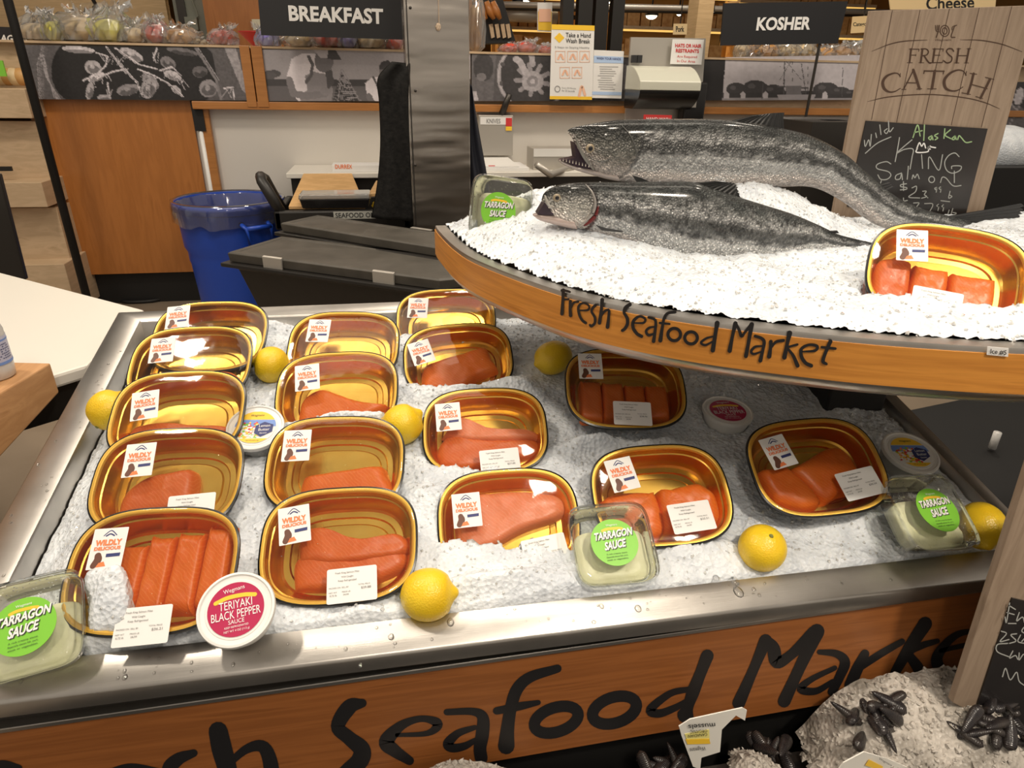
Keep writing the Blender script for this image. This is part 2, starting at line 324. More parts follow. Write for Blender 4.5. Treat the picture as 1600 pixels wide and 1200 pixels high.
LOW=[([(341,1142),(347,1170),(355,1200),(362,1240)],[30,32,30,28]),([(352,1198),(385,1170),(412,1167),(424,1200),(420,1240)],[10,14,20,24,24]),([(303,1176),(278,1186),(265,1205),(285,1240)],[12,20,24,22]),
([(170,1205),(205,1198),(250,1208)],[8,12,16]),([(-20,1200),(5,1195),(30,1199)],[14,16,10]),
([(566,1098),(546,1104),(528,1134),(545,1152),(565,1170),(562,1188),(545,1202),(530,1214)],[14,24,22,22,27,28,24,20]),
([(620,1148),(668,1145),(684,1131),(668,1123),(648,1124),(624,1135),(604,1158),(616,1172),(640,1188)],[6,9,16,11,11,16,24,20,14]),
([(698,1112),(738,1111),(754,1120),(754,1144),(750,1168),(752,1184)],[10,12,18,21,20,20]),([(742,1136),(716,1145),(700,1161),(708,1168),(726,1165),(742,1156)],[8,12,16,14,12,8]),
([(871,1044),(829,1057),(808,1076),(798,1106),(793,1138),(791,1165)],[13,17,19,19,21,26]),([(776,1110),(811,1103),(841,1097)],[12,13,8]),
([(1105,1024),(1094,1052),(1083,1080),(1075,1103),(1071,1116)],[20,18,20,17,26]),([(1079,1076),(1047,1083),(1016,1108),(1030,1114),(1055,1105),(1070,1096)],[9,11,14,13,11,8]),
([(1196,1000),(1178,1043),(1154,1098)],[20,16,20]),([(1196,998),(1208,1012),(1214,1034),(1236,1022),(1272,988)],[14,20,20,16,22]),([(1276,986),(1249,1043),(1225,1095)],[24,18,20]),
([(1280,1018),(1307,1021),(1320,1034),(1312,1056),(1300,1080)],[8,12,16,15,14]),([(1304,1043),(1267,1061),(1251,1076),(1275,1079),(1301,1064)],[8,10,13,11,8]),
([(1351,1021),(1339,1045),(1328,1070)],[14,18,18]),([(1343,1042),(1377,1020),(1409,1002)],[12,12,10]),([(1445,974),(1422,1009),(1398,1050)],[22,19,15]),([(1464,1001),(1440,1008),(1420,1020),(1435,1045),(1438,1070)],[8,11,13,18,19]),
([(1470,1016),(1500,1009),(1545,1000),(1548,990),(1519,986),(1495,991),(1475,1008),(1463,1030),(1474,1050),(1500,1056),(1540,1045)],[7,8,10,10,8,11,14,18,18,16,12]),
([(1600,960),(1590,1000),(1585,1040)],[16,16,18])]
t_=MB()
for i,(p,wd) in enumerate(LOW): stroke(t_,p,wd,pt,.0006+.000012*i,(0,-1,0))
for c in ((869,1124,35.5,19,-18),(960,1109,35.5,20,-18)):
    stroke(t_,ringpts(*c),18,pt,.0006,(0,-1,0),sm=False,closed=True)
t_.build('lettering','vinyl',fp)

def icesheet(x0,x1,y0,y1,step,zf,mask=None):
    nx=int((x1-x0)/step)+1; ny=int((y1-y0)/step)+1; X,Y=np.meshgrid(np.linspace(x0,x1,nx),np.linspace(y0,y1,ny)); Z=zf(X,Y)
    vs=np.stack([X,Y,Z],-1).reshape(-1,3); ok=np.ones((ny,nx),bool) if mask is None else mask(X,Y); fs=[]
    for j in range(ny-1):
        for i in range(nx-1):
            if ok[j,i] and ok[j,i+1] and ok[j+1,i] and ok[j+1,i+1]: a=j*nx+i; fs.append((a,a+1,a+nx+1,a+nx))
    return vs,fs
def rough(X,Y):
    patch=np.clip(fbm(X*9+7,Y*9,2)*2.4-.40,0,1)
    return (fbm(X*28,Y*28,2)-.37)*.013+(fbm(X*75+3,Y*75,2)-.37)*.0065*(.5+.5*patch)+(fbm(X*170,Y*170,2)-.37)*.0085*(.45+.55*patch)
def bumps(X,Y,L_):
    Z=np.zeros_like(X)
    for (bx,by,rx,ry,h) in L_: Z+=h*np.exp(-((X-bx)/rx)**2-((Y-by)/ry)**2)
    return Z
def crystals(zf,x0,x1,y0,y1,n,mask,name,mt,label,lo=.0010,hi=.0032):
    k=MB(); X=rng.uniform(x0,x1,n); Y=rng.uniform(y0,y1,n); Z=zf(X,Y); ok=mask(X,Y)
    base=np.array([(1,0,0),(-1,0,0),(0,1,0),(0,-1,0),(0,0,1),(0,0,-1)],float); fs=[(0,2,4),(2,1,4),(1,3,4),(3,0,4),(2,0,5),(1,2,5),(3,1,5),(0,3,5)]
    for i in range(n):
        if not ok[i]: continue
        s=rng.uniform(lo,hi); q=base*rng.uniform(.5,1.4,(6,1))*s; a=rng.uniform(0,6.28,3); Rm=np.array((Matrix.Rotation(a[0],3,'X')@Matrix.Rotation(a[1],3,'Y')@Matrix.Rotation(a[2],3,'Z')))
        k.add(q@Rm.T+np.array([X[i],Y[i],Z[i]+s*.2]),fs)
    return tag(k.build(name,mt),label,'ice',kind='stuff')
def wellz(X,Y):
    e=.615+TA*Y
    side=.004*np.exp(-((Y-yf)/.03)**2)-.040*np.exp(-((X-xl)/.045)**2)*np.clip(1.3-(0*Y),0,1)-.028*np.exp(-((Y-yb)/.06)**2)-.018*np.exp(-((X-xr)/.05)**2)
    return e+side+.003+rough(X,Y)-.006*np.exp(-((Y-yf)/.02)**2)+bumps(X,Y,WB)
def wp(px,py,off=.02): p=onP(px,py,.615+off,TA); return p[0],p[1]
# water drops on the metal rim
d_=MB()
def drop(p,n,r):
    n=np.array(n,float); n/=np.linalg.norm(n); a=np.cross(n,[1,0,0.01]); a/=np.linalg.norm(a); b=np.cross(n,a); k=rng.uniform(.7,1.5)
    d_.rings([[p+r*q*(a*cos(t)*k+b*sin(t))+n*r*.45*z for t in np.linspace(0,2*pi,10,endpoint=False)] for q,z in ((1,0),(.92,.45),(.6,.85),(.2,1.))],cap=(False,True))
for i in range(150):
    s=rng.integers(0,4); r=rng.uniform(.0008,.0026)
    if s<2: x,y=rng.uniform(XL+.02,XR-.02),rng.uniform(YF+.008,yf-.008)
    elif s==2: x,y=rng.uniform(XL+.008,xl-.008),rng.uniform(YF,YB)
    else: x,y=rng.uniform(xr+.006,XR-.006),rng.uniform(YF,YB)
    drop(rim(x,y,.0002),(0,-TA,1),r)
for px,py,r in [(1068,913,.006),(1120,905,.007),(1148,908,.008),(1154,925,.009),(1178,921,.004),(997,951,.006),(940,947,.004),(704,972,.006),(611,995,.005),(195,1058,.004),(928,972,.004),(563,1040,.003)]:
    drop(onP(px,py,.6152,TA),(0,-TA,1),r*.8)
tag(d_.build('water_drops','water',smooth=True),'small clear water drops scattered on the steel rim of the sloping display case','water drops',kind='stuff')

# ================================================ upper curved tray
UZ=1.14
ARC=[(.088,1.36),(.092,1.30),(.11,1.17),(.14,1.064),(.215,.915),(.284,.822),(.385,.739),(.518,.668),(.617,.628),(.717,.598),(.85,.572),(1.0,.560),(1.2,.572),(1.45,.64),(1.7,.80),(1.86,1.05),(1.92,1.38)]
arc=smoothpts(ARC,8)
def insetarc(d):
    out=[]
    for i,p in enumerate(arc):
        t=arc[min(i+1,len(arc)-1)]-arc[max(i-1,0)]; t/=np.linalg.norm(t); n=np.array([-t[1],t[0]]) ; out.append(p+n*d)
    return out
ut=thing('curved_ice_tray','raised curved steel tray with a lettered orange wood band, holding the two whole fish','display tray',(1.0,1.1,0))
def closed(d,z,back=1.392): 
    P=[(p[0],min(p[1],back-d)) for p in insetarc(d)]; return [(x,y,z) for x,y in P]
m_=MB(); m_.rings([closed(.03,1.06),closed(.004,1.075),closed(0,1.0835),closed(-.002,UZ+.001),closed(-.001,UZ+.004),closed(.022,UZ+.004),closed(.024,UZ-.0),closed(.026,UZ-.03)],cap=(True,True)); m_.build('tray_pan','steel',ut,auto=50)
m_=MB(); A1=insetarc(-.0035); A0=insetarc(.004); nA=len(A1)
m_.rings([[(*A1[i],1.086) for i in range(nA)],[(*A1[i],UZ-.003) for i in range(nA)],[(*A0[i],UZ-.003) for i in range(nA)],[(*A0[i],1.086) for i in range(nA)],[(*A1[i],1.086) for i in range(nA)]],cap=(False,False),closed=False); band=m_.build('wood_band','band_wood',ut,auto=40)
m_=MB(); m_.box((.80,1.0,.84),(.925,1.38,1.062)); m_.build('support_box','dark',ut,bevel=.004)
A2=np.array(insetarc(-.0045))
def on_band(p):
    d=ray(p[0],p[1]); best=None
    for i in range(len(A2)-1):
        a,b=A2[i],A2[i+1]; e=b-a; den=d[0]*e[1]-d[1]*e[0]
        if abs(den)<1e-12: continue
        t=(a[0]*e[1]-a[1]*e[0])/den; u=(a[0]*d[1]-a[1]*d[0])/den
        if t>0 and -.02<=u<=1.02 and (best is None or t<best): best=t
    return O0+d*best
UPA=[([(135,90),(130,180),(120,335)],[34,26,32]),([(120,92),(160,95),(203,107)],[26,24,20]),([(130,185),(190,183)],[22,18]),([(208,205),(205,280),(210,352)],[28,26,32]),([(212,275),(240,222),(288,207)],[18,20,22]),
([(300,300),(390,295),(400,250),(340,222),(292,262),(300,340),(330,400),(368,430)],[14,20,18,20,22,24,24,26]),([(473,243),(440,275),(430,315),(462,370),(462,430),(428,463),(412,452)],[26,24,22,24,24,24,22]),
([(540,188),(530,300),(510,430)],[34,28,32]),([(522,370),(560,312),(608,298),(606,380),(595,472)],[16,22,24,26,34]),([(828,238),(782,272),(768,322),(800,380),(802,440),(775,490),(750,508)],[34,32,26,30,30,28,28]),
([(865,430),(970,428),(985,385),(925,362),(865,410),(862,480),(900,540),(950,570)],[14,20,22,24,28,30,30,30]),([(1022,372),(1080,390),(1098,430),(1087,540),(1075,620)],[22,24,26,28,34]),([(1085,470),(1030,480),(997,515),(1020,556),(1080,542)],[16,22,24,26,18]),
([(1298,315),(1222,330),(1185,380),(1165,480),(1145,612)],[28,26,26,28,38]),([(1140,430),(1240,440)],[22,20])]
UPB=[([(270,165),(255,260),(225,448)],[44,34,40]),([(245,300),(160,322),(102,368),(148,393),(225,355)],[14,20,22,22,14]),([(460,168),(430,300),(400,452)],[40,30,40]),([(465,170),(500,240),(525,300),(560,260),(625,180)],[26,26,30,22,34]),([(630,178),(602,340),(570,508)],[42,32,36]),
([(665,300),(730,322),(760,362),(745,450),(720,555)],[26,28,30,28,36]),([(745,402),(665,412),(625,458),(650,486),(730,462)],[14,22,24,22,14]),([(830,358),(825,430),(812,512)],[34,30,40]),([(825,430),(880,362),(960,345)],[18,26,28]),
([(1025,268),(1000,380),(970,522)],[46,32,40]),([(1105,388),(1040,405),(1005,425),(1060,500),(1108,608)],[22,20,22,28,36]),([(1160,462),(1290,450),(1310,405),(1230,390),(1150,430),(1148,510),(1190,578),(1250,608)],[14,24,28,24,28,32,32,34]),([(1450,355),(1400,470),(1372,560),(1408,590)],[36,30,32,24]),([(1360,415),(1500,430)],[24,24])]
t_=MB(); k=0
for S_,ox,oy in ((UPA,860,440),(UPB,1080,480)):
    for p,wd in S_:
        k+=1; stroke(t_,[(ox+x/6.667,oy+y/6.667) for x,y in p],[q*1.18/6.667 for q in wd],on_band,.0002+.000008*k,(-.3,-.9,0))
for cx,cy,a,b in ((1290,550,66,64),(1465,585,66,63)): stroke(t_,ringpts(860+cx/6.667,440+cy/6.667,a/6.667,b/6.667),5.0,on_band,.0003,(-.3,-.9,0),sm=False,closed=True)
t_.build('lettering','vinyl',band)
tg=MB(); q=[on_band(p)+np.array([0,-.001,0]) for p in ((1541,554),(1574,557),(1575,544),(1542,541))]; tg.prism(q,(0,.0008,0)); lt=tg.build('number_tag','paper',ut)
tg=MB(); text(tg,'Ice #5',*[on_band(p)+np.array([0,-.0016,0]) for p in ((1545,552),(1570,554.5),(1546,544))],off=.01); tg.build('lettering','ink',lt)


CARVE=[]

# ================================================ salmon trays
TA_,TB_=.1075,.083
def tray_parts(root,fillets,label,stk,price):
    m_=MB(); ring=lambda d,z:[(x,y,z) for x,y in supell(TA_-d,TB_-d)]
    m_.rings([ring(.026,-.044),ring(.02,-.043),ring(.0015,-.004),ring(-.0008,-.001),ring(-.0004,.0015),ring(.0022,.0024)],cap=(True,False)); m_.build('tray_shell','black_coat',root,auto=40)
    m_=MB(); m_.rings([ring(.0020,.0020),ring(.0024,.0028),ring(.0055,.0030),ring(.0075,.0016),ring(.0082,-.001)],cap=(False,False)); m_.build('rolled_rim','gold_rim',root,auto=50)
    m_=MB(); m_.rings([ring(.0080,-.0008),ring(.0085,-.003),ring(.0095,-.012),ring(.0115,-.013),ring(.020,-.036),ring(.023,-.0385),ring(.031,-.0385),ring(.033,-.0410),ring(.041,-.0415),ring(.0432,-.0392),ring(.056,-.0392)],cap=(False,True)); m_.build('tray_liner','gold',root,auto=28)
    for fi,(poly,h,mt,z0) in enumerate(fillets):
        P=(np.array(poly,float)*[1.04,1.02]+[0,.19])*[TA_,TB_]; P=smoothpts(np.vstack([P,P[:1]]),6)[:-1]; c=P.mean(0); rs=[]
        for s in np.concatenate([[1.0],np.linspace(1,.0,13)**.8]):
            ringz=-.038+z0+1.1*h*(max(0,1-s**7))**.45; pp=c+(P-c)*(s*.985 if s>0 else .01)
            rs.append([(p[0],p[1],(ringz if len(rs) else -.039+z0)+(fbm(np.array(p[0]*60+fi*7+poly[0][0]*40),np.array(p[1]*60),2)-.35)*.0055*(1 if s<.97 else 0)) for p in pp])
        f=MB(); f.rings(rs,cap=(True,True)); f.build('salmon_fillet',mt,root,smooth=True)
    m_=MB(); m_.rings([ring(.003,.0032),ring(.005,.0036),ring(.02,.0042),ring(.05,.005)],cap=(False,True)); m_.build('lid_film','film',root,auto=60)
    # round-cornered stickers
    def rrect(cx,cy,w_,h_,rot,rr=.003,z=.0052):
        c,s=cos(R(rot)),sin(R(rot)); pts=[]
        for sx,sy,a0 in ((1,1,0),(-1,1,90),(-1,-1,180),(1,-1,270)):
            for a in (0,30,60,90): x=sx*(w_/2-rr)+rr*cos(R(a0+a)); y=sy*(h_/2-rr)+rr*sin(R(a0+a)); pts.append((cx+x*c-y*s,cy+x*s+y*c,z))
        return pts
    def fr(cx,cy,rot,z):
        c,s=cos(R(rot)),sin(R(rot)); return lambda x,y:(cx+x*c-y*s,cy+x*s+y*c,z)
    sx,sy,sr=stk; W_,H_=.043,.054; m_=MB(); m_.prism(rrect(sx*TA_,sy*TB_,W_,H_,sr,.001),(0,0,.0003)); st=m_.build('brand_sticker','paper',root); g=fr(sx*TA_,sy*TB_,sr,.0057)
    t=MB(); text(t,'WILDLY',g(-.0165,.0035),g(.0165,.0035),g(-.0165,.0115),off=.05); text(t,'DELICIOUS',g(-.0165,-.0025),g(.0165,-.0025),g(-.0165,.0022),off=.045); t.build('lettering','orange_ink',st)
    t=MB(); t.prism([g(.000,-.0075),g(.0175,-.0070),g(.0172,-.0115),g(.0000,-.012)],(0,0,.0001)); t.build('banner_print','navy_ink',st); t=MB(); stroke(t,[(-.008,.017),(-.003,.022),(0,.0235),(.003,.022),(.008,.017)],.0012,lambda p:g(*p),0,(0,0,1)); stroke(t,[(-.005,.0165),(0,.019),(.005,.0165)],.0018,lambda p:g(*p),0,(0,0,1)); t.build('mountain_print','navy_ink',st)
    t=MB(); stroke(t,[(-.010,-.009),(-.009,-.015),(-.013,-.022)],[.008,.010,.008],lambda p:g(*p),0,(0,0,1)); t.build('brown_patch_print','brown_print',st)
    t=MB(); t.prism([g(-.010,-.0245),g(.002,-.0235),g(-.001,-.0175),g(-.007,-.019)],(0,0,.0002)); t.build('red_patch_print','orange_ink',st)
    if price:
        px_,py_,pr_,amt=price; m_=MB(); m_.prism(rrect(px_*TA_,py_*TB_,.066,.046,pr_,.0025,.0060),(0,0,.0003)); pl=m_.build('price_label','paper',root); g=fr(px_*TA_,py_*TB_,pr_,.0066)
        t=MB()
        for s_,y,x0,x1,h in (('Fresh King Salmon Fillet',.0150,-.022,.010,.003),('Wild Caught',.0095,-.014,.002,.003),('Keep Refrigerated',.0045,-.018,.006,.003),('PACKED ON  SELL BY',-.0035,-.030,-.004,.0018),('TOTAL PRICE',-.0020,.008,.024,.0018),(amt,-.0075,.012,.025,.0034),('NET WT        PRICE LB',-.0095,-.030,-.002,.0018),('0.72 lb        34.99',-.0135,-.029,-.004,.0022)):
            text(t,s_,g(x0,y),g(x1,y),g(x0,y+h),off=.008)
        t.build('lettering','grey_ink',pl)
BLK=lambda x0,x1,y0,y1:[(x0,y0+.05),(x0+.02,y1-.06),(x0+.06,y1),((x0+x1)/2,y1),(x1-.05,y1),(x1,y1-.08),(x1,y0+.08),(x1-.05,y0),((x0+x1)/2,y0),(x0+.05,y0)]
def strips(*a,mt='salmon_orange',h=.021): return [(BLK(*s),h+.0015*(i%2),mt,0.) for i,s in enumerate(a)]
T=[ # px,py centre, plane offset, roll, fillets, sticker, price, label
(238,889,.668,2,strips((-.62,-.18,-.86,.30),(-.20,.13,-.84,.42),(.11,.47,-.82,.46),(.46,.80,-.80,.54)),(-.56,.34,2),(.06,-.86,3,'$36.21'),'front left gold tray with four upright orange strips of salmon above a price label'),
(262,748,.668,2,[([(-.66,-.8),(-.64,-.35),(-.42,-.05),(.0,.10),(.24,.10),(.30,-.25),(.26,-.62),(-.1,-.75)],.022,'salmon_red',0)],(-.42,.36,4),(.42,-.62,4,'$21.40'),'gold tray directly behind the front left tray, one short blunt fillet beside bare foil'),
(278,647,.668,3,[([(-.78,-.85),(-.78,-.35),(-.55,-.22),(-.2,-.22),(.2,-.30),(.68,-.36),(.72,-.5),(.2,-.8)],.021,'salmon_red',0)],(-.50,.20,8),None,'gold tray third from the front in the left column, against a lemon'),
(298,569,.668,3,[([(-.70,-.75),(-.6,-.40),(-.35,-.25),(-.1,-.28),(.15,-.22),(.62,-.24),(.66,-.5),(.1,-.8)],.020,'salmon_red',0)],(-.50,.36,4),None,'gold tray second from the back in the left column, with a sliver of salmon'),
(328,525,.668,2,[([(-.60,-.85),(-.4,-.5),(.1,-.45),(.55,-.6),(.5,-.85)],.018,'salmon_orange',0)],(-.62,.52,6),None,'gold tray at the back left corner of the ice bed, mostly hidden by another'),
(530,850,.655,3,[([(-.58,-.82),(-.62,-.40),(-.52,-.28),(-.1,-.38),(.3,-.38),(.62,-.30),(.80,-.25),(.84,-.5),(.55,-.72),(.0,-.86)],.019,'salmon_red',0),([(-.56,-.36),(-.56,.12),(-.3,.22),(.05,.02),(.35,-.04),(.70,.02),(.86,-.12),(.84,-.34),(.5,-.42),(-.1,-.46)],.022,'salmon_red',.001)],(-.58,.36,8),(.20,-.70,3,'$29.88'),'front row gold tray with two overlapping tapered fillets, left of a lemon'),
(524,724,.655,1,[([(-.52,-.80),(-.52,-.38),(-.36,-.28),(.2,-.18),(.62,-.12),(.72,-.3),(.82,-.8),(.2,-.9)],.021,'salmon_orange',0)],(-.58,.36,2),None,'gold salmon tray behind the two-fillet front tray, one low block of salmon with pale stripes'),
(527,611,.655,3,[([(-.66,-.95),(-.64,-.25),(-.42,.02),(-.2,.02),(.2,-.22),(.62,-.38),(.80,-.42),(.5,-.66),(.0,-.8),(-.3,-.98)],.020,'salmon_orange',0)],(-.50,.34,6),None,'gold tray with a triangular orange fillet, its lower edge buried in snowy ice'),
(537,541,.655,0,[([(-.64,-.85),(-.5,-.50),(-.2,-.55),(.1,-.6),(.55,-.45),(.72,-.55),(.5,-.9)],.016,'salmon_orange',0)],(-.48,.40,-1),None,'gold tray at the back of the second column, nearly empty looking foil'),
(795,812,.628,4,[([(-.74,-.52),(-.74,.05),(-.5,.42),(-.1,.48),(.4,.44),(.78,.30),(.86,.05),(.70,-.14),(.2,-.32),(-.3,-.62),(-.6,-.72)],.021,'salmon_pink',0)],(-.58,.22,2),(.46,-.66,8,'$25.85'),'gold tray with one big pale pink fillet under frosted film'),
(758,672,.642,3,[([(-.74,-.80),(-.78,-.45),(-.60,-.12),(-.2,-.20),(.4,-.30),(.82,-.32),(.84,-.6),(.3,-.80),(-.4,-.92)],.019,'salmon_red',0),([(-.70,-.15),(-.50,.25),(-.32,.24),(.0,-.02),(.5,-.12),(.80,-.14),(.84,-.32),(.3,-.36),(-.3,-.3)],.022,'salmon_pink',.001)],(-.58,.32,3),(.20,-.76,3,'$27.05'),'gold tray in the middle of the ice, pink fillet with a white seam'),
(716,560,.640,6,[([(-.70,-.80),(-.66,-.20),(-.40,-.02),(.0,.10),(.35,.24),(.56,.22),(.62,-.08),(.70,-.42),(.3,-.6),(-.1,-.95)],.021,'salmon_orange',0)],(-.66,.22,14),None,'tilted gold tray with lamp glare at its top right corner and one thick orange fillet'),
(697,499,.630,3,[([(-.70,-.82),(-.62,-.40),(-.3,-.25),(.1,-.18),(.5,-.18),(.62,-.3),(.5,-.6),(-.2,-.8)],.018,'salmon_orange',0)],(-.56,.36,-4),None,'gold tray at the back edge of the ice, nearest the curved tray'),
(977,606,.690,-1,strips((-.72,-.34,-.86,.14),(-.36,.02,-.84,.10),(.00,.36,-.86,.06),(.34,.72,-.84,.04)),(-.56,.50,0),(.06,-.66,-2,'$28.76'),'gold tray tucked just under the lettered curved wood band, with orange fillet strips'),
(1033,772,.660,4,[([(-.82,-.7),(-.82,-.15),(-.5,.0),(-.1,-.02),(.0,-.08),(.0,-.82),(-.4,-.9)],.022,'salmon_orange',0),([(-.02,-.8),(.0,-.04),(.2,.0),(.5,.08),(.68,.06),(.84,-.2),(.80,-.7),(.4,-.85)],.023,'salmon_orange',0)],(-.52,.42,9),(.34,-.50,4,'$25.21'),'gold salmon tray right of the front tarragon tub, its salmon partly seen through the tub'),
(1276,728,.690,6,[([(-.68,-.72),(-.78,-.10),(-.5,-.02),(-.32,-.04),(.0,-.78),(-.3,-.92)],.023,'salmon_orange',0),([(-.34,-.1),(.05,.10),(.40,.28),(.62,.20),(.72,-.2),(.66,-.62),(.30,-.72),(-.02,-.8)],.023,'salmon_orange',0)],(-.52,.34,10),(.50,-.46,7,'$30.34'),'gold tray furthest right on the sloping ice bed, deep amber in shade'),
]
for (px,py,off,roll,fil,stk,pr,lab) in T:
    loc=onP(px,py,off,TA)
    root=thing('salmon_tray',lab,'packaged salmon',loc,'trays of salmon on ice',rot=frame(56,-8,roll)); tray_parts(root,fil,lab,stk,pr); CARVE.append((loc,frame(56,-8,roll),TA_,TB_,3,-.048,.004))
loc=onP(1478,428,1.190)
root=thing('salmon_tray','gold salmon tray standing up on the raised curved tray in front of the fish tails','packaged salmon',loc,'trays of salmon on ice',rot=frame(44,-28,-5)); CARVE.append((loc,frame(44,-28,-5),TA_,TB_,3,-.048,.004))
tray_parts(root,[([(-.82,-.85),(-.84,-.10),(-.66,.14),(-.40,.12),(-.36,-.1),(-.36,-.80),(-.5,-.9)],.024,'salmon_red',0),(BLK(-.38,.10,-.84,.06),.022,'salmon_orange',0),(BLK(.08,.66,-.84,.02),.022,'salmon_orange',0)],'',(-.48,.44,7),(-.08,-.66,-2,'$25.80'))
root.scale=(.91,.91,.91)

# ================================================ lemons
def lemon(px,py,off,lab,az,el,w_=.069,l_=.082,up_=False,stem=True):
    loc=onP(px,py,off,TA) 
    a,e=R(az),R(el); z=np.array([cos(a)*cos(e),sin(a)*cos(e),sin(e)]); x=np.cross([0,.1,1],z); x/=np.linalg.norm(x); y=np.cross(z,x)
    r=w_/2; l=l_/2; prof=[(.0008,-l+.0045),(.006,-l+.0048),(.012,-l+.0066),(.021,-l+.0118)]+[(r*sin(t)**.82,-cos(t)*(l-.006)) for t in np.linspace(.75,2.45,14)]+[(.017,l-.011),(.010,l-.0065),(.0065,l-.003),(.004,l-.0008),(.0006,l)]
    m_=MB(); m_.lathe(prof,n=40); root=thing('lemon',lab,'lemon',loc,'lemons on the ice',rot=Matrix(((x[0],y[0],z[0]),(x[1],y[1],z[1]),(x[2],y[2],z[2])))); m_.build('fruit','lemon',root,smooth=True)
    s=MB(); s.lathe([(.0025,-l+.0030),(.0034,-l+.0046),(.0025,-l+.006)],n=10); s.build('stem_end','stem',root)
    return root
lemon(669,929,.635,'yellow lemon lying against the front steel edge, pointed tip to the right',-8,5)
lemon(1191,856,.638,'yellow lemon standing on end by the right half of the front steel edge',95,-68,.068,.076)
lemon(424,570,.645,'yellow lemon between the left and second columns of trays near the back',170,10,.069,.072)
lemon(172,641,.645,'yellow lemon touching the left steel edge of the ice bed beside a tray',60,30,.070,.078)
lemon(629,663,.650,'yellow lemon in the middle left, in front of the tray with the triangular fillet',20,25,.068,.080)
lemon(864,559,.650,'yellow lemon with a pointed green tinged tip left of the tray under the wood band',203,-8,.066,.088)
lemon(1535,822,.650,'yellow lemon half hidden behind the right tarragon tub, stem end showing',245,-20,.066,.084)

# ================================================ round sauce cups
def cup(px,py,off,kind,lab,e,roll,az=0,plane=True,r=.046):
    loc=onP(px,py,off,TA); root=thing('sauce_cup',lab,'sauce cup',loc,'round sauce cups',rot=frame(e,az,roll))
    CARVE.append((loc,frame(e,az,roll),r,r,2,-.03,.004)); m_=MB(); m_.lathe([(r*.80,-.034),(r*.83,-.0335),(r*.95,-.004)],n=48,cap=(True,False)); m_.build('cup_body','white_plastic' if kind=='t' else 'cup_clear',root,auto=40)
    m_=MB(); m_.lathe([(r*.955,-.006),(r,-.005),(r*1.01,-.001),(r*.99,.002),(r*.93,.0025),(r*.90,.0005),(r*.80,-.0002),(r*.78,.0006),(.0005,.0008)],n=56,cap=(False,True)); m_.build('cup_lid','white_plastic',root,auto=40)
    c=[(r*.72*cos(t),r*.72*sin(t)) for t in np.linspace(0,2*pi,48,endpoint=False)]
    g=lambda x,y,z=.0017:(x*r,y*r,z)
    m_=MB(); m_.prism([(x,y,.0010) for x,y in c],(0,0,.0004)); lb=m_.build('round_label','pink_print' if kind=='t' else 'white_plastic',root)
    if kind=='t':
        t=MB(); text(t,'Wegmans',g(-.28,.42),g(.26,.48),g(-.30,.56)); text(t,'TERIYAKI',g(-.42,.02),g(.42,.02),g(-.42,.24)); text(t,'BLACK PEPPER',g(-.62,-.24),g(.62,-.24),g(-.62,-.02)); text(t,'SAUCE',g(-.2,-.38),g(.2,-.38),g(-.2,-.27)); text(t,'KEEP REFRIGERATED',g(-.3,-.48),g(.3,-.48),g(-.3,-.43)); text(t,'NET WT 4 OZ (113 g)',g(-.32,-.6),g(.32,-.6),g(-.32,-.53)); t.build('lettering','white_ink',lb)
        t=MB(); stroke(t,[(-.50,.26),(-.2,.34),(.2,.34),(.50,.28)],.11,lambda p:g(p[0],p[1],.00165),0,(0,0,1)); t.build('ribbon_print','yellow_ink',lb)
    else:
        def seg(y0,y1,z): 
            a0,a1=math.asin(y0/.72),math.asin(y1/.72); right=[(.71*cos(a),.71*sin(a)) for a in np.linspace(a0,a1,12)]; return [g(x,y,z) for x,y in right]+[g(-x,y,z) for x,y in right[::-1]]
        t=MB(); t.prism(seg(.34,.71,.0016),(0,0,.0001)); t.build('yellow_print','yellow_ink',lb); t=MB(); t.prism(seg(-.71,-.52,.0016),(0,0,.0001)); t.build('yellow_print','yellow_ink',lb)
        t=MB(); t.prism(seg(.02,.32,.0016),(0,0,.0001)); t.build('sky_print','blue_ink',lb)
        cols=['orange_ink','green_print','red_ink','yellow_ink','white_ink']
        for ci,cn in enumerate(cols):
            t=MB(); rr=random.Random(ci+px)
            for q in range(26):
                x=rr.uniform(-.60,.18); y=rr.uniform(-.48,.12+.1*rr.random()); s=rr.uniform(.025,.06); t.prism([g(x+s*cos(a)*rr.uniform(.7,1.3),y+s*sin(a),.00175+ci*.00003) for a in np.linspace(0,2*pi,6,endpoint=False)],(0,0,.00005))
            t.build('fruit_pattern_print',cn,lb)
        t=MB(); t.prism([g(.02,.05,.002),g(.30,.22,.002),g(.62,.10,.002),g(.62,-.22,.002),g(.25,-.45,.002),g(.0,-.28,.002)],(0,0,.0001)); t.build('dark_panel_print','navy_ink',lb)
        t=MB(); text(t,'Lemon',g(.14,-.03,.0024),g(.52,-.01,.0024),g(.14,.09,.0024)); text(t,'Butter',g(.14,-.20,.0024),g(.52,-.18,.0024),g(.14,-.08,.0024)); text(t,'Sauce',g(.2,-.33,.0024),g(.44,-.31,.0024),g(.2,-.26,.0024)); t.build('lettering','white_ink',lb)
        t=MB(); text(t,'Wegmans',g(-.22,.44,.002),g(.24,.46,.002),g(-.22,.56,.002)); text(t,'NET WT 4 OZ (113g)',g(-.22,-.64,.002),g(.22,-.64,.002),g(-.22,-.58,.002)); t.build('small_lettering','ink',lb)
    return root
cup(369,952,.668,'t','white teriyaki black pepper sauce cup with magenta label propped at the front left edge',58,7)
cup(1137,642,.638,'t','white round teriyaki black pepper sauce cup lying flat below the curved wood band',82,-4)
cup(399,668,.655,'l','lemon butter sauce cup with a colourful label, between the left and second tray columns',66,-4)
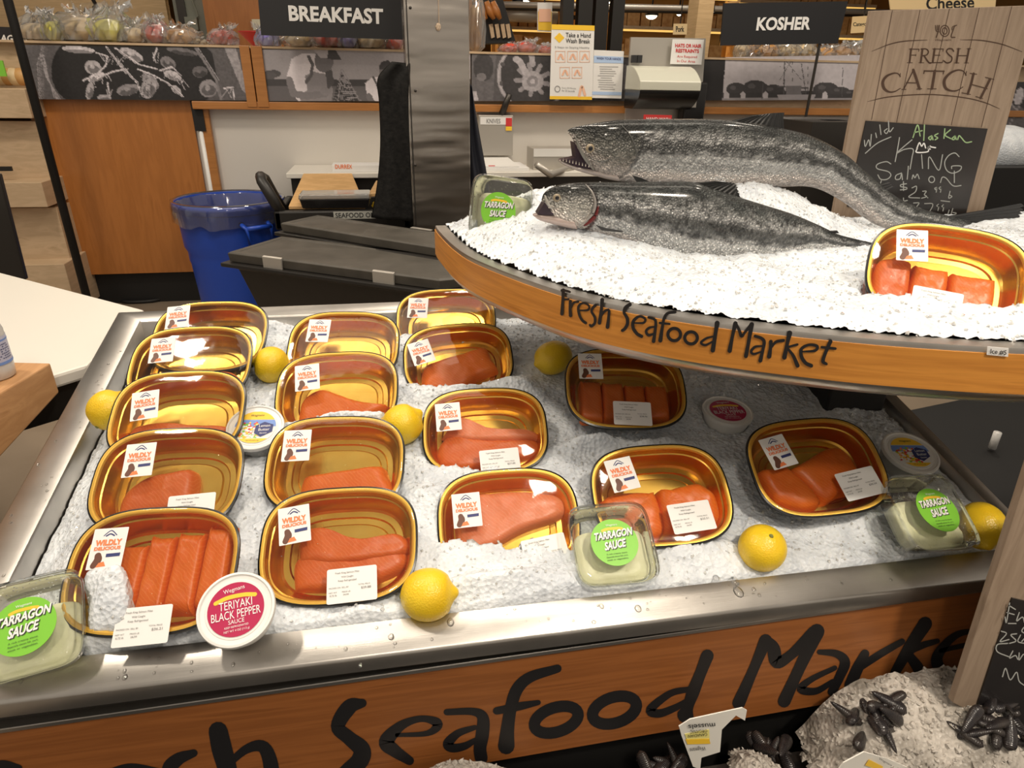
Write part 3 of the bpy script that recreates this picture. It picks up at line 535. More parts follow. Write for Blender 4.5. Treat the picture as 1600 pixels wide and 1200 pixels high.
cup(1423,707,.665,'l','lemon butter sauce cup in shade at the right steel edge of the ice',72,-6)

# ================================================ square tarragon sauce tubs
def tub(loc,rot,lab):
    CARVE.append((loc,rot,.058,.058,5,-.043,.006)); root=thing('tarragon_sauce_tub',lab,'sauce tub',loc,'clear square tubs of tarragon sauce',rot=rot); a=.058
    rg=lambda s,z,p=5.5:[(x,y,z) for x,y in supell(a*s,a*s,56,p)]
    m_=MB(); m_.rings([rg(.84,-.040),rg(.87,-.038),rg(.97,-.006),rg(1.0,-.004),rg(1.0,-.001)],cap=(True,False)); m_.build('container','clear_tub',root,auto=40)
    m_=MB(); m_.rings([rg(1.03,-.006),rg(1.04,.0),rg(1.0,.002),rg(.93,.0015),rg(.91,.006),rg(.88,.0075)],cap=(False,True)); m_.build('lid','clear_tub',root,auto=35)
    rs=[]; 
    for s,z in ((.80,-.0385),(.84,-.036),(.90,-.022),(.86,-.0175),(.6,-.017),(.3,-.018),(.01,-.0165)): rs.append([(p[0],(p[1]*.86-.007 if p[1]<0 else p[1]*.62-.007),p[2]+(fbm(np.array(p[0]*70),np.array(p[1]*70),2)-.35)*.006) for p in rg(s,z,5)])
    m_=MB(); m_.rings(rs); m_.build('sauce','cream_sauce',root,smooth=True)
    r=.034; m_=MB(); m_.prism([(r*cos(t),r*sin(t)-.002,.0080) for t in np.linspace(0,2*pi,48,endpoint=False)],(0,0,.0004)); lb=m_.build('round_label','green_print',root)
    g=lambda x,y,z=.0088:(x*r,y*r-.002,z)
    t=MB(); text(t,'TARRAGON',g(-.86,.10),g(.80,.24),g(-.80,.44),off=.035); text(t,'SAUCE',g(-.48,-.34),g(.42,-.24),g(-.42,.02),off=.035); text(t,'Wegmans',g(-.25,.66),g(.25,.68),g(-.25,.78)); t.build('lettering','white_ink',lb)
    t=MB(); text(t,'TARRAGON',g(-.83,.07,.0086),g(.83,.21,.0086),g(-.77,.41,.0086),off=.05); text(t,'SAUCE',g(-.45,-.37,.0086),g(.45,-.27,.0086),g(-.39,-.01,.0086),off=.05)
    for i,s_ in enumerate(('A rich creamy sauce.','Especially always fish, pork,','steak or vegetables.')): text(t,s_,g(-.45,-.55-.12*i),g(.45,-.52-.12*i),g(-.45,-.47-.12*i))
    t.build('dark_lettering','ink',lb)
    t=MB(); stroke(t,[(-.42,.52),(-.2,.58),(.2,.58),(.42,.55)],.11,lambda p:g(p[0],p[1]),0,(0,0,1)); t.build('ribbon_print','yellow_ink',lb)
    return root
M['cream_sauce']=mat('cream_sauce',(.85,.84,.56),.4); noisecol(M['cream_sauce'],[(.80,.80,.50),(.90,.89,.66)],30); bump(M['cream_sauce'],'noise',60,.4,.003)
tub(onP(958,848,.655,TA),frame(58,-4,2),'clear tarragon sauce tub with a green round label at the front, overlapping two salmon trays')
tub(onP(42,978,.66,TA),frame(56,6,6),'clear tarragon sauce tub at the front left corner, cut by the photo edge')
tub(onP(1458,798,.685,TA),frame(58,10,-8),'clear tarragon sauce tub at the right end of the ice, hiding part of a lemon')
p=onY(781,328,1.22); tub(p,frame(5,-30,-4),'clear tarragon sauce tub standing upright at the left tip of the raised curved tray')

# ================================================ ice

def carve(X,Y,Z):
    # ice lies around the packs, not inside them
    Z=Z.copy()
    for loc,Rm,a,b,p,zlo,zhi in CARVE:
        A=np.array(Rm).T; near=(np.abs(X-loc[0])<.16)&(np.abs(Y-loc[1])<.16)
        if not near.any(): continue
        x,y,z=X[near]-loc[0],Y[near]-loc[1],Z[near].copy()
        for k in range(45):
            q=z-loc[2]; lx=A[0,0]*x+A[0,1]*y+A[0,2]*q; ly=A[1,0]*x+A[1,1]*y+A[1,2]*q; lz=A[2,0]*x+A[2,1]*y+A[2,2]*q
            sh=1-.22*np.clip(-lz/.044,0,1)
            ins=((np.abs(lx)/(a*sh))**p+(np.abs(ly)/(b*sh))**p<1.0)&(lz>zlo)&(lz<zhi)
            if not ins.any(): break
            z=np.where(ins,z-.003,z)
        Z[near]=z
    return Z
WB=[]
for (px,py,rx,ry,h) in [(420,500,.05,.03,.03),(183,965,.036,.032,.046),(155,925,.030,.028,.046),(200,925,.020,.020,.035),(600,455,.05,.02,.01),(500,780-30,.05,.012,.022),(560,655,.08,.013,.034),(470,668,.05,.014,.026),(840,668,.03,.012,.012),(720,612,.08,.014,.032),(800,590,.05,.02,.018),(930,686,.05,.012,.030),(1030,690,.06,.014,.026),(1330,800,.08,.02,.018),(1200,690,.05,.03,.01),(850,520,.12,.05,.012),(1090,850,.07,.02,.016),(720,530,.07,.012,.030),(330,955,.05,.02,.012),(880,900,.06,.03,.014),(770,898,.06,.014,.022),(690,760,.04,.02,.014),(120,860,.03,.05,.014),(560,945,.06,.02,.008),(900,780,.03,.02,.012),(1110,600,.12,.05,.012),(650,600,.04,.02,.012)]:
    x,y=wp(px,py); WB.append((x,y,rx,ry,h))
def wellsheet(X,Y):
    Z=carve(X,Y,wellz(X,Y)); e=.615+TA*Y-.014
    for s in (np.s_[0,:],np.s_[-1,:],np.s_[:,0],np.s_[:,-1]): Z[s]=np.minimum(Z[s],e[s]-.02)
    return Z
vs,fs=icesheet(xl+.0045,xr-.0045,yf+.0012,yb-.0045,.0030,wellsheet)
i_=MB(); i_.add(vs,fs); tag(i_.build('crushed_ice','ice',auto=180),'bed of white crushed ice filling the sloping display case under the salmon trays','ice',kind='stuff')
crystals(lambda X,Y:carve(X,Y,wellz(X,Y)),xl+.006,xr-.006,yf+.006,yb-.006,5200,lambda X,Y:X>-9,'ice_chips','ice_glass','loose glassy ice chips scattered over the ice bed in the sloping display case')

# ice heaped on the upper tray
IN=np.array(insetarc(.0195))
def inup(X,Y):
    c=np.zeros(X.shape,bool); P=np.vstack([IN,[IN[-1][0],1.37],[IN[0][0]+.0,1.37]]); j=len(P)-1
    for i in range(len(P)):
        a,b=P[i],P[j]
        if a[1]!=b[1]: c^=((a[1]>Y)!=(b[1]>Y))&(X<(b[0]-a[0])*(Y-a[1])/(b[1]-a[1])+a[0])
        j=i
    return c
def updist(X,Y):
    D=np.full(X.shape,9.)
    for p in IN[::2]: D=np.minimum(D,np.hypot(X-p[0],Y-p[1]))
    return np.minimum(D,np.abs(1.375-Y))
UBL=[(.30,1.12,.12,.08,.028),(.42,1.27,.22,.10,.078),(.72,1.26,.17,.09,.070),(.26,1.25,.08,.09,.02),(1.13,1.27,.15,.09,-.034),(.98,1.26,.10,.08,-.008),(.84,1.08,.09,.05,-.010),(.30,.98,.07,.06,.008),(.50,.93,.10,.05,.006),(.64,.99,.17,.07,-.022),(.52,1.02,.07,.05,-.006),(.80,.70,.14,.07,.004)]
def upz(X,Y):
    D=updist(X,Y)
    return UZ+.0041+.017*(1-np.exp(-(D/.04)**1.3))+bumps(X,Y,UBL)*(1-np.exp(-D/.04))+rough(X,Y)*1.15*(1-np.exp(-D/.015))
vs,fs=icesheet(.10,1.9,.56,1.375,.0042,lambda X,Y:carve(X,Y,upz(X,Y)),inup)
used=sorted({i for f in fs for i in f}); mp={a:i for i,a in enumerate(used)}
i_=MB(); i_.add([vs[a] for a in used],[tuple(mp[a] for a in f) for f in fs]); tag(i_.build('crushed_ice','ice',auto=180),'heap of white crushed ice on the raised curved tray under the two whole fish','ice',kind='stuff')
crystals(lambda X,Y:carve(X,Y,upz(X,Y)),.1,1.25,.58,1.36,5200,inup,'ice_chips','ice_glass','loose glassy ice chips scattered over the ice on the raised curved tray')
def upground(x,y): return float(upz(np.array([[x]]),np.array([[y]]))[0,0])
def wellground(x,y): return float(wellz(np.array([[x]]),np.array([[y]]))[0,0])

# ================================================ whole king salmon
def interp(T_,x):
    T_=np.array(T_,float); return [np.interp(x,T_[:,0],T_[:,k]) for k in range(1,T_.shape[1])]
def resamp(T_,n):
    T_=np.array(T_,float); P=smoothpts(T_,6); s=np.r_[0,np.cumsum(np.hypot(*np.diff(P[:,:2],axis=0).T))]; q=np.linspace(0,1,n)**1.0*s[-1]
    return np.stack([np.interp(q,s,P[:,k]) for k in range(P.shape[1])],1)
def fishbody(root,name,top,bot,yf,thick,n=150,nr=56,mt='fish_skin',paint=None,cap=(True,True)):
    A=resamp(top,n); B=resamp(bot,n); mb=MB(); col=[]; rs=[]; CC=[]
    for k in range(n):
        u=k/(n-1); y=yf(A[k][0]); Tp=onY(A[k][0],A[k][1],y); Bp=onY(B[k][0],B[k][1],y); c=(Tp+Bp)/2; h=(Tp-Bp)/2; hh=np.linalg.norm(h); CC.append((c,h))
        w_=hh*thick(u); ring=[]
        for i in range(nr):
            t=2*pi*i/nr; sy=-cos(t); cz=sin(t); ex=math.copysign(abs(sy)**.85,sy); ring.append(c+h*cz+np.array([0,1,0])*w_*ex); col.append(paint(u,cz,c,hh) if paint else (.3,.3,.3))
        rs.append(ring)
    mb.rings(rs,cap=cap); mb.c=np.array(col); o=mb.build(name,mt,root,smooth=True); return o,CC,A,B
def fpaint(seed,bellyw):
    def f(u,v,c,hh):
        x=c[0]*1000+seed; z=v*hh*1000+c[2]*0
        n1=float(vn(np.array(x*.05),np.array(z*.09))); n2=float(vn(np.array(x*.18),np.array(z*.30))); n3=float(vn(np.array(x*.55+9),np.array(z*.8)))
        n4=float(vn(np.array(x*.012+3),np.array(v*3.+2)))
        back=np.array([.022,.025,.024]); mid=np.array([.17,.172,.165]); sil=np.array([.56,.555,.54]); bel=np.array([.74,.66,.61])
        t=v+.22*(n1-.5)+.1*(n2-.5)
        K_=[(-1.2,bel*.95),(-.62,bel*.9),(-.40,sil*.95),(-.08,sil*.9),(.10,mid*.55),(.28,mid*.45),(.44,sil*.62),(.62,mid*.9),(.80,back*1.6),(1.3,back)]  # upper-flank silver stop also carries a painted reflection of the lights
        for (a_,ca),(b_,cb2) in zip(K_[:-1],K_[1:]):
            if a_<=t<=b_: q=(t-a_)/(b_-a_); col=ca*(1-q)+cb2*q; break
        else: col=back
        col=col*(.45+1.1*n3)*(.75+.5*n4)
        if n2>.66 and t>.0: col=col*.35
        if abs(v-.02)<.03: col=col*.6
        return np.clip(col,.01,.9)
    return f
def hpaint(seed):
    def f(u,v,c,hh):
        x=c[0]*1000+seed; z=(c[2]+v*hh)*1000; n2=float(vn(np.array(x*.16),np.array(z*.2))); n3=float(vn(np.array(x*.5),np.array(z*.6)))
        d=np.array([.018,.019,.017]); s=np.array([.17,.165,.145]); w_=np.array([.50,.44,.40]); q=min(1,max(0,(v+.75+.5*(n2-.5))/1.3)); col=w_*(1-q)+d*q if q<.0 else (w_*(1-2*q)+s*2*q if q<.5 else s*(2-2*q)+d*(2*q-1))
        return np.clip(col*(.65+.6*n3),.01,.9)
    return f
def plate(mb,pts,y,th=.002):   # traced flat thin fin, extruded th in y, y may be a function of px
    P=[onY(p[0],p[1],y(p[0]) if callable(y) else y) for p in pts]; mb.prism([q-np.array([0,th/2,0]) for q in P],(0,th,0)); return mb
def fin(root,name,pts,y,mt='fin'): return plate(MB(),pts,y).build(name,mt,root)
def ragfin(root,name,base,tip,y,n=14,amp=3.,mt='fin'):
    # base: polyline along the body, tip: polyline of the outer edge; rays as ridges
    b=resamp(base,n*4); t=resamp(tip,n*4); mb=MB(); rs=[[],[]]; vs=[];fs=[]
    for s,dy in ((0,-.0012),(1,.0012)):
        for k in range(n*4):
            j=(k%4-1.5)*amp*.4+rng.uniform(-.5,.5)*amp; yy=y(b[k][0]) if callable(y) else y
            for q in (0,.33,.66,1.): 
                p=b[k]*(1-q)+t[k]*q+(np.array([j,0]) if q==1. else 0); P=onY(p[0],p[1],yy); vs.append(P+np.array([0,dy*(1.3-q)+(.0007 if k%4<2 else -.0007),0]))
    m=n*4
    for s in (0,1):
        for k in range(m-1):
            for q in range(3): a=s*m*4+k*4+q; fs.append((a,a+1,a+5,a+4) if s else (a+4,a+5,a+1,a))
    for k in range(m-1): a=k*4+3; fs.append((a,a+4,m*4+a+4,m*4+a))
    mb.add(vs,fs); return mb.build(name,mt,root)
m=M['fin']=mat('fin',(.022,.022,.022),.35); M['mouth']=mat('mouth',(.035,.02,.03),.3); M['eye_white']=mat('eye_white',(.30,.24,.16),.15); M['pupil']=mat('pupil',(.01,.01,.012),.08); M['gill_red']=mat('gill_red',(.22,.02,.02),.35)
M['teeth']=mat('teeth',(.6,.56,.46),.3)
# --- big fish
yB=lambda px: 1.285-.00004*(px-887)
BT=[(887,204),(893,200),(910,196),(940,191),(975,187),(1040,186),(1100,186),(1147,189),(1200,197),(1225,201),(1260,210),(1290,223),(1320,241),(1350,267),(1380,293),(1410,313),(1440,326),(1470,334),(1500,341),(1530,350)]
BB=[(888,208),(894,216),(903,236),(915,258),(940,277),(975,284),(1030,288),(1090,291),(1140,292),(1180,293),(1220,292),(1255,291),(1280,296),(1305,308),(1330,324),(1350,340),(1375,354),(1410,362),(1450,366),(1500,374)]
bc=onY(1130,240,1.285); big=thing('king_salmon','larger whole silver salmon at the back of the raised ice, dark toothed mouth wide open','fish',(bc[0],1.285,1.2),'whole salmon on the raised ice')
th=lambda u:.62*min(1,(u/.12+.25))**.8*(1 if u<.75 else 1-.55*(u-.75)/.25)
bp=fpaint(11,.3); hp=hpaint(3)
def bigpaint(u,v,c,hh):
    # the head ends at the gill cover
    e=.155+.02*(1-v*v); 
    if u<e: return hp(u,v,c,hh)
    return bp(u,v,c,hh)*(.35 if u<e+.008 else 1)
o,CC,_,_=fishbody(big,'body',BT,BB,yB,th,250,96,'fish_skin',bigpaint)
def surf(px,py,yfn,th_k,out=.0):   # point on the flank seen at this pixel (approx.)
    y=yfn(px)-th_k; return onY(px,py,y-out)
LJ_T=[(873,249),(880,250),(895,256),(915,261),(935,264),(955,266)]; LJ_B=[(873,252),(882,258),(900,266),(920,272),(945,279),(965,283)]
fishbody(big,'lower_jaw',LJ_T,LJ_B,yB,lambda u:.9+1.8*(1-u)*0+1.2,40,28,'fish_head',lambda u,v,c,hh:np.array([.42,.36,.33])*(1-.75*max(0,v)))
mm=MB(); P=[onY(*p,1.272) for p in [(897,222),(906,238),(917,256),(934,268),(905,262),(886,254),(878,251),(900,246)]]; mm.prism(P,(0,.03,0)); mm.build('mouth_lining','mouth',big)
tt=MB()
for i in range(9): 
    q=i/8; p=onY(880+q*40,251+q*9.5,1.255+.0*q); tt.rings([[p+np.array([.0009*cos(a),.0009*sin(a),-.001]) for a in (0,1.57,3.14,4.71)],[p+np.array([0,0,.0045])+np.array([.0001*cos(a),.0001*sin(a),0]) for a in (0,1.57,3.14,4.71)]])
tt.build('tooth_row','teeth',big)['kind']='stuff'
def eye(root,px,py,y,r,white='eye_white'):
    c=onY(px,py,y); m_=MB(); m_.ell(c,(r,r*.45,r),20,10); m_.build('eye',white,root,smooth=True); m_=MB(); m_.ell(c+np.array([0,-r*.30,0]),(r*.55,r*.28,r*.55),16,8); m_.build('pupil','pupil',root,smooth=True)
eye(big,922,232,1.2530,.0085)
def ridge(root,name,pts,y,r,mt='fish_head',c=(.2,.2,.19)):
    P=[onY(*p,y(p) if callable(y) else y) for p in smoothpts(pts,6)]; m_=MB(); n=len(P); m_.tube(P,[r*(.3+.7*sin(pi*i/(n-1))) for i in range(n)],8); m_.c=np.tile(c,(len(m_.v),1)); return m_.build(name,mt,root,smooth=True)
ridge(big,'gill_cover_edge',[(972,196),(985,212),(993,232),(994,252),(988,270),(976,281)],lambda p:1.285-.040*math.sqrt(max(.05,1-((p[1]-236)/52)**2)),.0022,c=(.10,.10,.095))
ridge(big,'jaw_bone',[(898,212),(906,232),(916,250),(928,266)],lambda p:1.285-.024,.0035,c=(.22,.21,.19))
ridge(big,'cheek_line',[(918,246),(935,252),(950,250),(957,238)],lambda p:1.285-.0345,.0012,c=(.08,.08,.075))
ragfin(big,'dorsal_fin',[(1142,189),(1185,194),(1224,201)],[(1176,181),(1205,177),(1223,176)],lambda p:1.279,10,2.5)
fin(big,'pectoral_fin',[(988,274),(1002,278),(1020,286),(1030,290),(1010,290),(995,285)],1.232)
ragfin(big,'tail_fin',[(1480,338),(1482,352),(1478,368)],[(1598,318),(1590,350),(1590,388)],lambda p:1.262,12,4)
ragfin(big,'adipose_fin',[(1372,288),(1384,298)],[(1388,284),(1396,292)],lambda p:1.262,3,1)
# --- smaller fish
yS=lambda px: 1.10-.00006*(px-850)
ST=[(846,312),(850,302),(862,293),(885,287),(920,285),(980,285),(1040,284),(1083,285),(1120,297),(1158,309),(1200,322),(1240,335),(1280,352),(1310,366),(1340,374),(1372,381),(1400,386)]
SBm=[(848,316),(852,324),(862,340),(880,352),(910,358),(950,372),(1000,392),(1060,412),(1110,420),(1150,421),(1195,418),(1235,407),(1270,396),(1305,394),(1335,392),(1366,390),(1400,396)]
sc=onY(1080,340,1.1); sm=thing('king_salmon','smaller whole silver salmon half sunk in the raised ice in front of the large one','fish',(sc[0],1.1,1.15),'whole salmon on the raised ice')
bp2=fpaint(431,.3); hp2=hpaint(77)
def smpaint(u,v,c,hh):
    e=.135+.02*(1-v*v)
    if u<e: q=min(1,max(0,(.75-v)/.6)); h_=hp2(u,v,c,hh); return np.clip(h_*1.3*(1-q)+(h_*1.2+np.array([.26,.25,.23]))*q,0,.85)
    return np.clip(bp2(u,v*.85+.12,c,hh)*(np.array([.16,.09,.08]) if u<e+.01 else 1)*1.1,0,.9)
o,_,_,_=fishbody(sm,'body',ST,SBm,yS,th,250,96,'fish_skin',smpaint)
fishbody(sm,'lower_jaw',[(833,334),(842,332),(856,334),(872,336),(890,338)],[(833,337),(843,344),(860,349),(880,354),(900,358)],yS,lambda u:1.6,40,28,'fish_head',lambda u,v,c,hh:np.array([.5,.40,.36])*(1-.6*max(0,v)))
mm=MB(); mm.prism([onY(*p,1.09) for p in [(851,316),(858,326),(866,336),(850,336),(840,334)]],(0,.02,0)); mm.build('mouth_lining','mouth',sm)
eye(sm,870,309,1.0755,.0066)
ridge(sm,'gill_cover_edge',[(915,288),(925,300),(930,316),(927,332),(917,344),(905,353)],lambda p:1.10-.036*math.sqrt(max(.05,1-((p[1]-322)/46)**2)),.0024,c=(.30,.28,.26))
ridge(sm,'gill_opening',[(935,322),(931,336),(921,347),(912,353)],lambda p:1.10-.037*math.sqrt(max(.05,1-((p[1]-322)/52)**2)),.0035,c=(.13,.015,.015))
ridge(sm,'jaw_bone',[(851,305),(855,316),(862,327)],lambda p:1.10-.018,.0028,c=(.42,.40,.36))
ragfin(sm,'dorsal_fin',[(1078,286),(1120,298),(1157,309)],[(1118,283),(1148,287),(1153,303)],lambda p:1.094,10,2.5)
ragfin(sm,'adipose_fin',[(1296,361),(1303,364)],[(1308,360),(1311,364)],lambda p:1.066,3,.6)
fin(sm,'pelvic_fin',[(1090,408),(1104,410),(1122,415),(1118,419),(1100,416)],1.035)
ragfin(sm,'tail_fin',[(1382,383),(1384,387),(1382,393)],[(1440,362),(1440,384),(1438,404)],lambda p:1.06,10,3)
fin(sm,'pectoral_fin',[(930,351),(945,356),(975,361),(970,363),(940,360)],1.055)

# ================================================ FRESH CATCH sign
ys=1.402; fn=lambda p: onY(p[0],p[1],ys)
cs=[onY(*p,ys) for p in [(1361,17),(1622,8),(1530,356),(1298,356)]]
sg=thing('fresh_catch_sign','weathered wood sign lettered FRESH CATCH with chalk prices, standing behind the raised tray','sign',(float(cs[3][0]),ys,1.15))
m_=MB(); m_.prism([c for c in [cs[3],cs[2],cs[1],cs[0]]],(0,.010,0)); bd=m_.build('board','grey_wood',sg,bevel=.001)
G=lambda L_,ox,oy,s:[(ox+x/s,oy+y/s) for x,y in L_]
t=MB()
for a,b in (((325,100),(130,1120)),((585,95),(365,1145)),((860,85),(612,1160)),((1140,75),(878,1170)),((1445,60),(1160,1190))): stroke(t,G([a,b],1340,0,6),.95,fn,.0004,(0,-1,0),sm=False)
t.build('plank_groove','brown_ink',sg)
t=MB()
for L_ in [[(130,482),(300,415),(450,385),(650,375)],[(960,373),(1150,378),(1350,415),(1540,485)],[(90,953),(250,915),(450,893),(650,885),(850,897),(1050,925),(1200,965),(1330,1020)]]: n=len(L_); stroke(t,G(L_,1340,0,6),[.4]+[1.5]*(n-2)+[.6],fn,.0006,(0,-1,0))
t.build('arc_line','brown_ink',sg)
SER=[([(500,460),(485,585)],15),([(463,588),(512,588)],5),([(484,460),(575,462)],7),([(575,462),(571,482)],5),([(490,517),(545,517)],7),([(545,508),(543,527)],4),
([(607,460),(590,585)],15),([(572,588),(618,588)],5),([(594,460),(640,460),(662,485),(645,515),(602,524)],10),([(622,522),(645,560),(668,588),(685,590)],13),
([(720,458),(702,585)],15),([(704,459),(802,460)],7),([(802,460),(798,482)],5),([(712,518),(770,518)],7),([(690,587),(792,587)],7),([(792,587),(800,562)],5),
([(898,480),(880,458),(845,460),(832,485),(855,515),(882,540),(872,578),(835,590),(808,572)],11),
([(945,458),(925,588)],15),([(928,457),(965,457)],5),([(905,590),(948,590)],5),([(1042,458),(1016,588)],15),([(1022,457),(1062,457)],5),([(998,590),(1038,590)],5),([(935,522),(1030,522)],7),
([(398,718),(375,690),(330,688),(270,715),(235,765),(245,825),(290,860),(345,858),(400,828)],[8,8,12,18,22,22,14,9,6]),([(398,688),(396,722)],6),
([(522,655),(470,760),(430,835)],9),([(520,655),(550,740),(578,832)],20),([(455,775),(560,778)],8),([(412,838),(450,838)],6),([(550,836),(600,832)],6),
([(622,665),(808,668)],10),([(625,662),(618,690)],7),([(806,664),(800,694)],7),([(722,665),(695,830)],20),([(652,833),(735,833)],6),
([(1015,705),(985,665),(930,658),(860,690),(812,750),(820,820),(868,850),(930,848),(985,815)],[8,8,12,18,22,22,14,9,6]),([(1018,670),(1010,708)],6),
([(1085,690),(1060,790),(1030,880)],18),([(1050,688),(1115,696)],6),([(975,870),(1055,885)],6),([(1240,742),(1195,830),(1150,920)],18),([(1195,725),(1275,745)],6),([(1105,905),(1172,925)],6),([(1058,790),(1212,832)],8),
([(728,238),(735,290),(762,300)],6),([(745,236),(745,280)],5),([(762,238),(755,285),(735,350)],8),([(925,236),(905,250),(890,290),(875,345),(910,350)],7),([(905,240),(885,255),(882,280)],5)]
t=MB()
for i,(p,wd) in enumerate(SER): stroke(t,G(p,1340,0,6),(np.array(wd)/5).tolist() if hasattr(wd,'__len__') else wd/5,fn,.0006+.00001*i,(0,-1,0))
for a,b in ((42,52),(22,30)): stroke(t,G(ringpts(815,290,a,b),1340,0,6),1.3,fn,.0008,(0,-1,0),sm=False,closed=True)
text(t,'Wegmans',*[onY(*p,ys-.0006) for p in ((1460,65),(1486,64.5),(1460.5,61))]); t.build('lettering','brown_ink',sg)
q=[(1349,511/6.667+180-.5),(1322,290),(1500,372),(1542,201)]
cb=[onY(*p,ys) for p in [(1352,188.5),(1323,322),(1503,354),(1542,201)]]
m_=MB(); m_.prism([c-np.array([0,.0025,0]) for c in (cb[1],cb[2],cb[3],cb[0])],(0,.0022,0)); ch=m_.build('chalkboard','chalkboard',sg)
CH=[[(195,260),(205,325),(240,255),(255,325),(268,200)],[(312,185),(322,232)],[(355,100),(368,200)],[(432,140),(402,165),(425,190),(450,150)],[(445,60),(455,170),(495,130)],[(205,395),(330,290),(470,225)],
[(560,232),(540,350),(515,482)],[(690,255),(600,330),(530,395),(610,355),(700,352),(690,440),(670,560)],[(790,410),(800,552)],[(860,555),(872,432),(968,572),(1008,410)],[(1180,430),(1135,392),(1070,420),(1030,490),(1050,570),(1110,602),(1185,575),(1200,530),(1110,528),(1102,555)],
[(470,505),(420,482),(330,510),(330,555),(440,585),(470,625),(430,665),(365,665),(335,620)],[(580,600),(525,625),(520,665),(565,660),(582,605),(590,670)],[(652,530),(640,665)],[(690,662),(702,620),(720,650),(745,612),(765,660)],[(985,700),(1005,645),(1045,655),(1100,720),(1140,738),(1200,730)],[(1130,580),(1130,700)],
[(370,680),(350,760),(385,735),(370,760),(430,778)],[(455,750),(492,745)],[(600,690),(602,782)],[(632,712),(575,722),(575,742),(632,752),(628,770),(568,775)],[(690,755),(735,738),(725,795),(655,850),(770,860)],[(800,790),(838,790),(818,825),(842,845),(790,862)],[(850,855),(854,858)],
[(945,750),(925,760),(938,775),(950,752),(940,800)],[(985,745),(970,758),(985,772),(995,750),(985,800)],[(1085,790),(1070,860),(1105,845),(1080,830)],[(990,888),(1080,898)],
[(452,832),(440,892),(522,918)],[(600,860),(602,965)],[(640,885),(565,905),(640,930),(565,945)],[(705,912),(762,912),(738,955),(785,975),(735,1025)],[(820,918),(905,925),(860,1025)],[(900,1028),(904,1031)],[(965,925),(945,940),(965,950),(972,928),(958,990)],[(1015,930),(998,945),(1015,955),(1022,935),(1010,995)],[(1075,985),(1055,1050)],[(1112,970),(1095,1045),(1150,1020),(1115,1010)],[(1025,1062),(1120,1075)]]
t=MB()
for i,p in enumerate(CH): stroke(t,G(p,1320,180,6.667),1.5,fn,.0029+.00002*i,(0,-1,0))
stroke(t,G(ringpts(895,668,30,32),1320,180,6.667),1.5,fn,.003,(0,-1,0),sm=False,closed=True)
t.build('chalk_writing','chalk',ch)
t=MB()
for p in [[(740,345),(768,285),(790,322),(815,290),(832,340)],[(880,320),(855,345),(880,352)],[(745,345),(738,385),(855,378),(862,330),(935,337)]]: stroke(t,G(p,1320,180,6.667),1.9,fn,.003,(0,-1,0))
t.build('chalk_small_mark','white_ink',ch)
t=MB()
for p in [[(700,232),(748,100),(775,215)],[(712,180),(795,160)],[(820,100),(812,262)],[(895,212),(862,235),(885,255),(898,215),(908,255)],[(960,190),(925,212),(958,235),(930,255)],[(1032,140),(1022,240)],[(1090,150),(1035,205),(1092,242)],[(1135,215),(1105,245),(1130,252),(1140,215),(1150,252)],[(1165,252),(1180,212),(1205,235),(1250,282),(1310,275)]]: stroke(t,G(p,1320,180,6.667),1.8,fn,.003,(0,-1,0))
t.build('green_chalk_writing','chalk_green',ch)

# ================================================ right foreground board
yr=.545; fr_=lambda p: onY(p[0],p[1],yr)
s2=thing('price_board','weathered wood framed chalk price board cut by the lower right photo corner','sign',(.95,yr,.5))
cs=[onY(*p,yr) for p in [(1602,690),(1700,700),(1700,1150),(1489,1098)]]
cs=[onY(1619,700,yr),onY(1850,700,yr),onY(1750,1240,yr),onY(1489,1098,yr)]
m_=MB(); m_.prism([cs[3],cs[2],cs[1],cs[0]],(0,.010,0)); m_.build('board','grey_wood',s2,bevel=.001)
m_=MB(); m_.prism([onY(*p,yr)-np.array([0,.0022,0]) for p in [(1521,1113),(1745,1234),(1810,985),(1580,933)]],(0,.0022,0)); ch=m_.build('chalkboard','chalkboard',s2)
t=MB()
for p in [[(1575,940),(1570,970),(1568,962)],[(1574,944),(1584,950)],[(1571,955),(1582,958)],[(1590,955),(1586,968),(1595,962),(1598,970)],[(1573,972),(1585,972)],[(1600,975),(1594,984),(1602,990),(1594,1000)],[(1562,984),(1570,988),(1560,1000),(1574,997)],[(1586,988),(1577,990),(1585,999),(1575,1003)],[(1592,990),(1588,1000),(1598,1003)],[(1572,1003),(1556,1005),(1556,1016),(1574,1024)],[(1580,1015),(1575,1026),(1584,1022),(1588,1028)],[(1590,1018),(1590,1029),(1597,1020),(1602,1030)],[(1564,1055),(1569,1042),(1576,1060),(1586,1048),(1590,1062),(1600,1070)]]: stroke(t,p,1.8,fr_,.0026,(0,-1,0))
t.build('chalk_writing','chalk',ch)

# ================================================ lower bin with mussels and ice, in front of the case
def binz(X,Y):
    return .470+0*X+rough(X,Y)*1.2+.090*np.exp(-((X-.04)/.11)**2-((Y-.60)/.07)**2)+.128*np.exp(-(np.abs(X-.735)/.15)**5-((Y-.60)/.11)**2)+.045*np.exp(-((X-.60)/.10)**2-((Y-.50)/.06)**2)+.045*np.exp(-((X-.83)/.10)**2-((Y-.50)/.07)**2)+.058*np.exp(-((X-.475)/.045)**2-((Y-.555)/.05)**2)
binm=lambda X,Y: (binz(X,Y)>.497)
lb=thing('lower_ice_bin','dark bin in front of the lettered front panel, holding mussels and ice','display bin',(.3,.3,0))
m_=MB(); m_.box((-.65,-.12,.0),(1.25,-.09,.52)); m_.box((-.65,-.12,.0),(-.62,.60,.49)); m_.box((1.22,-.12,0),(1.25,.60,.49)); m_.box((-.65,.585,0),(1.25,.60,.47)); m_.build('bin_wall','dark_metal',lb)
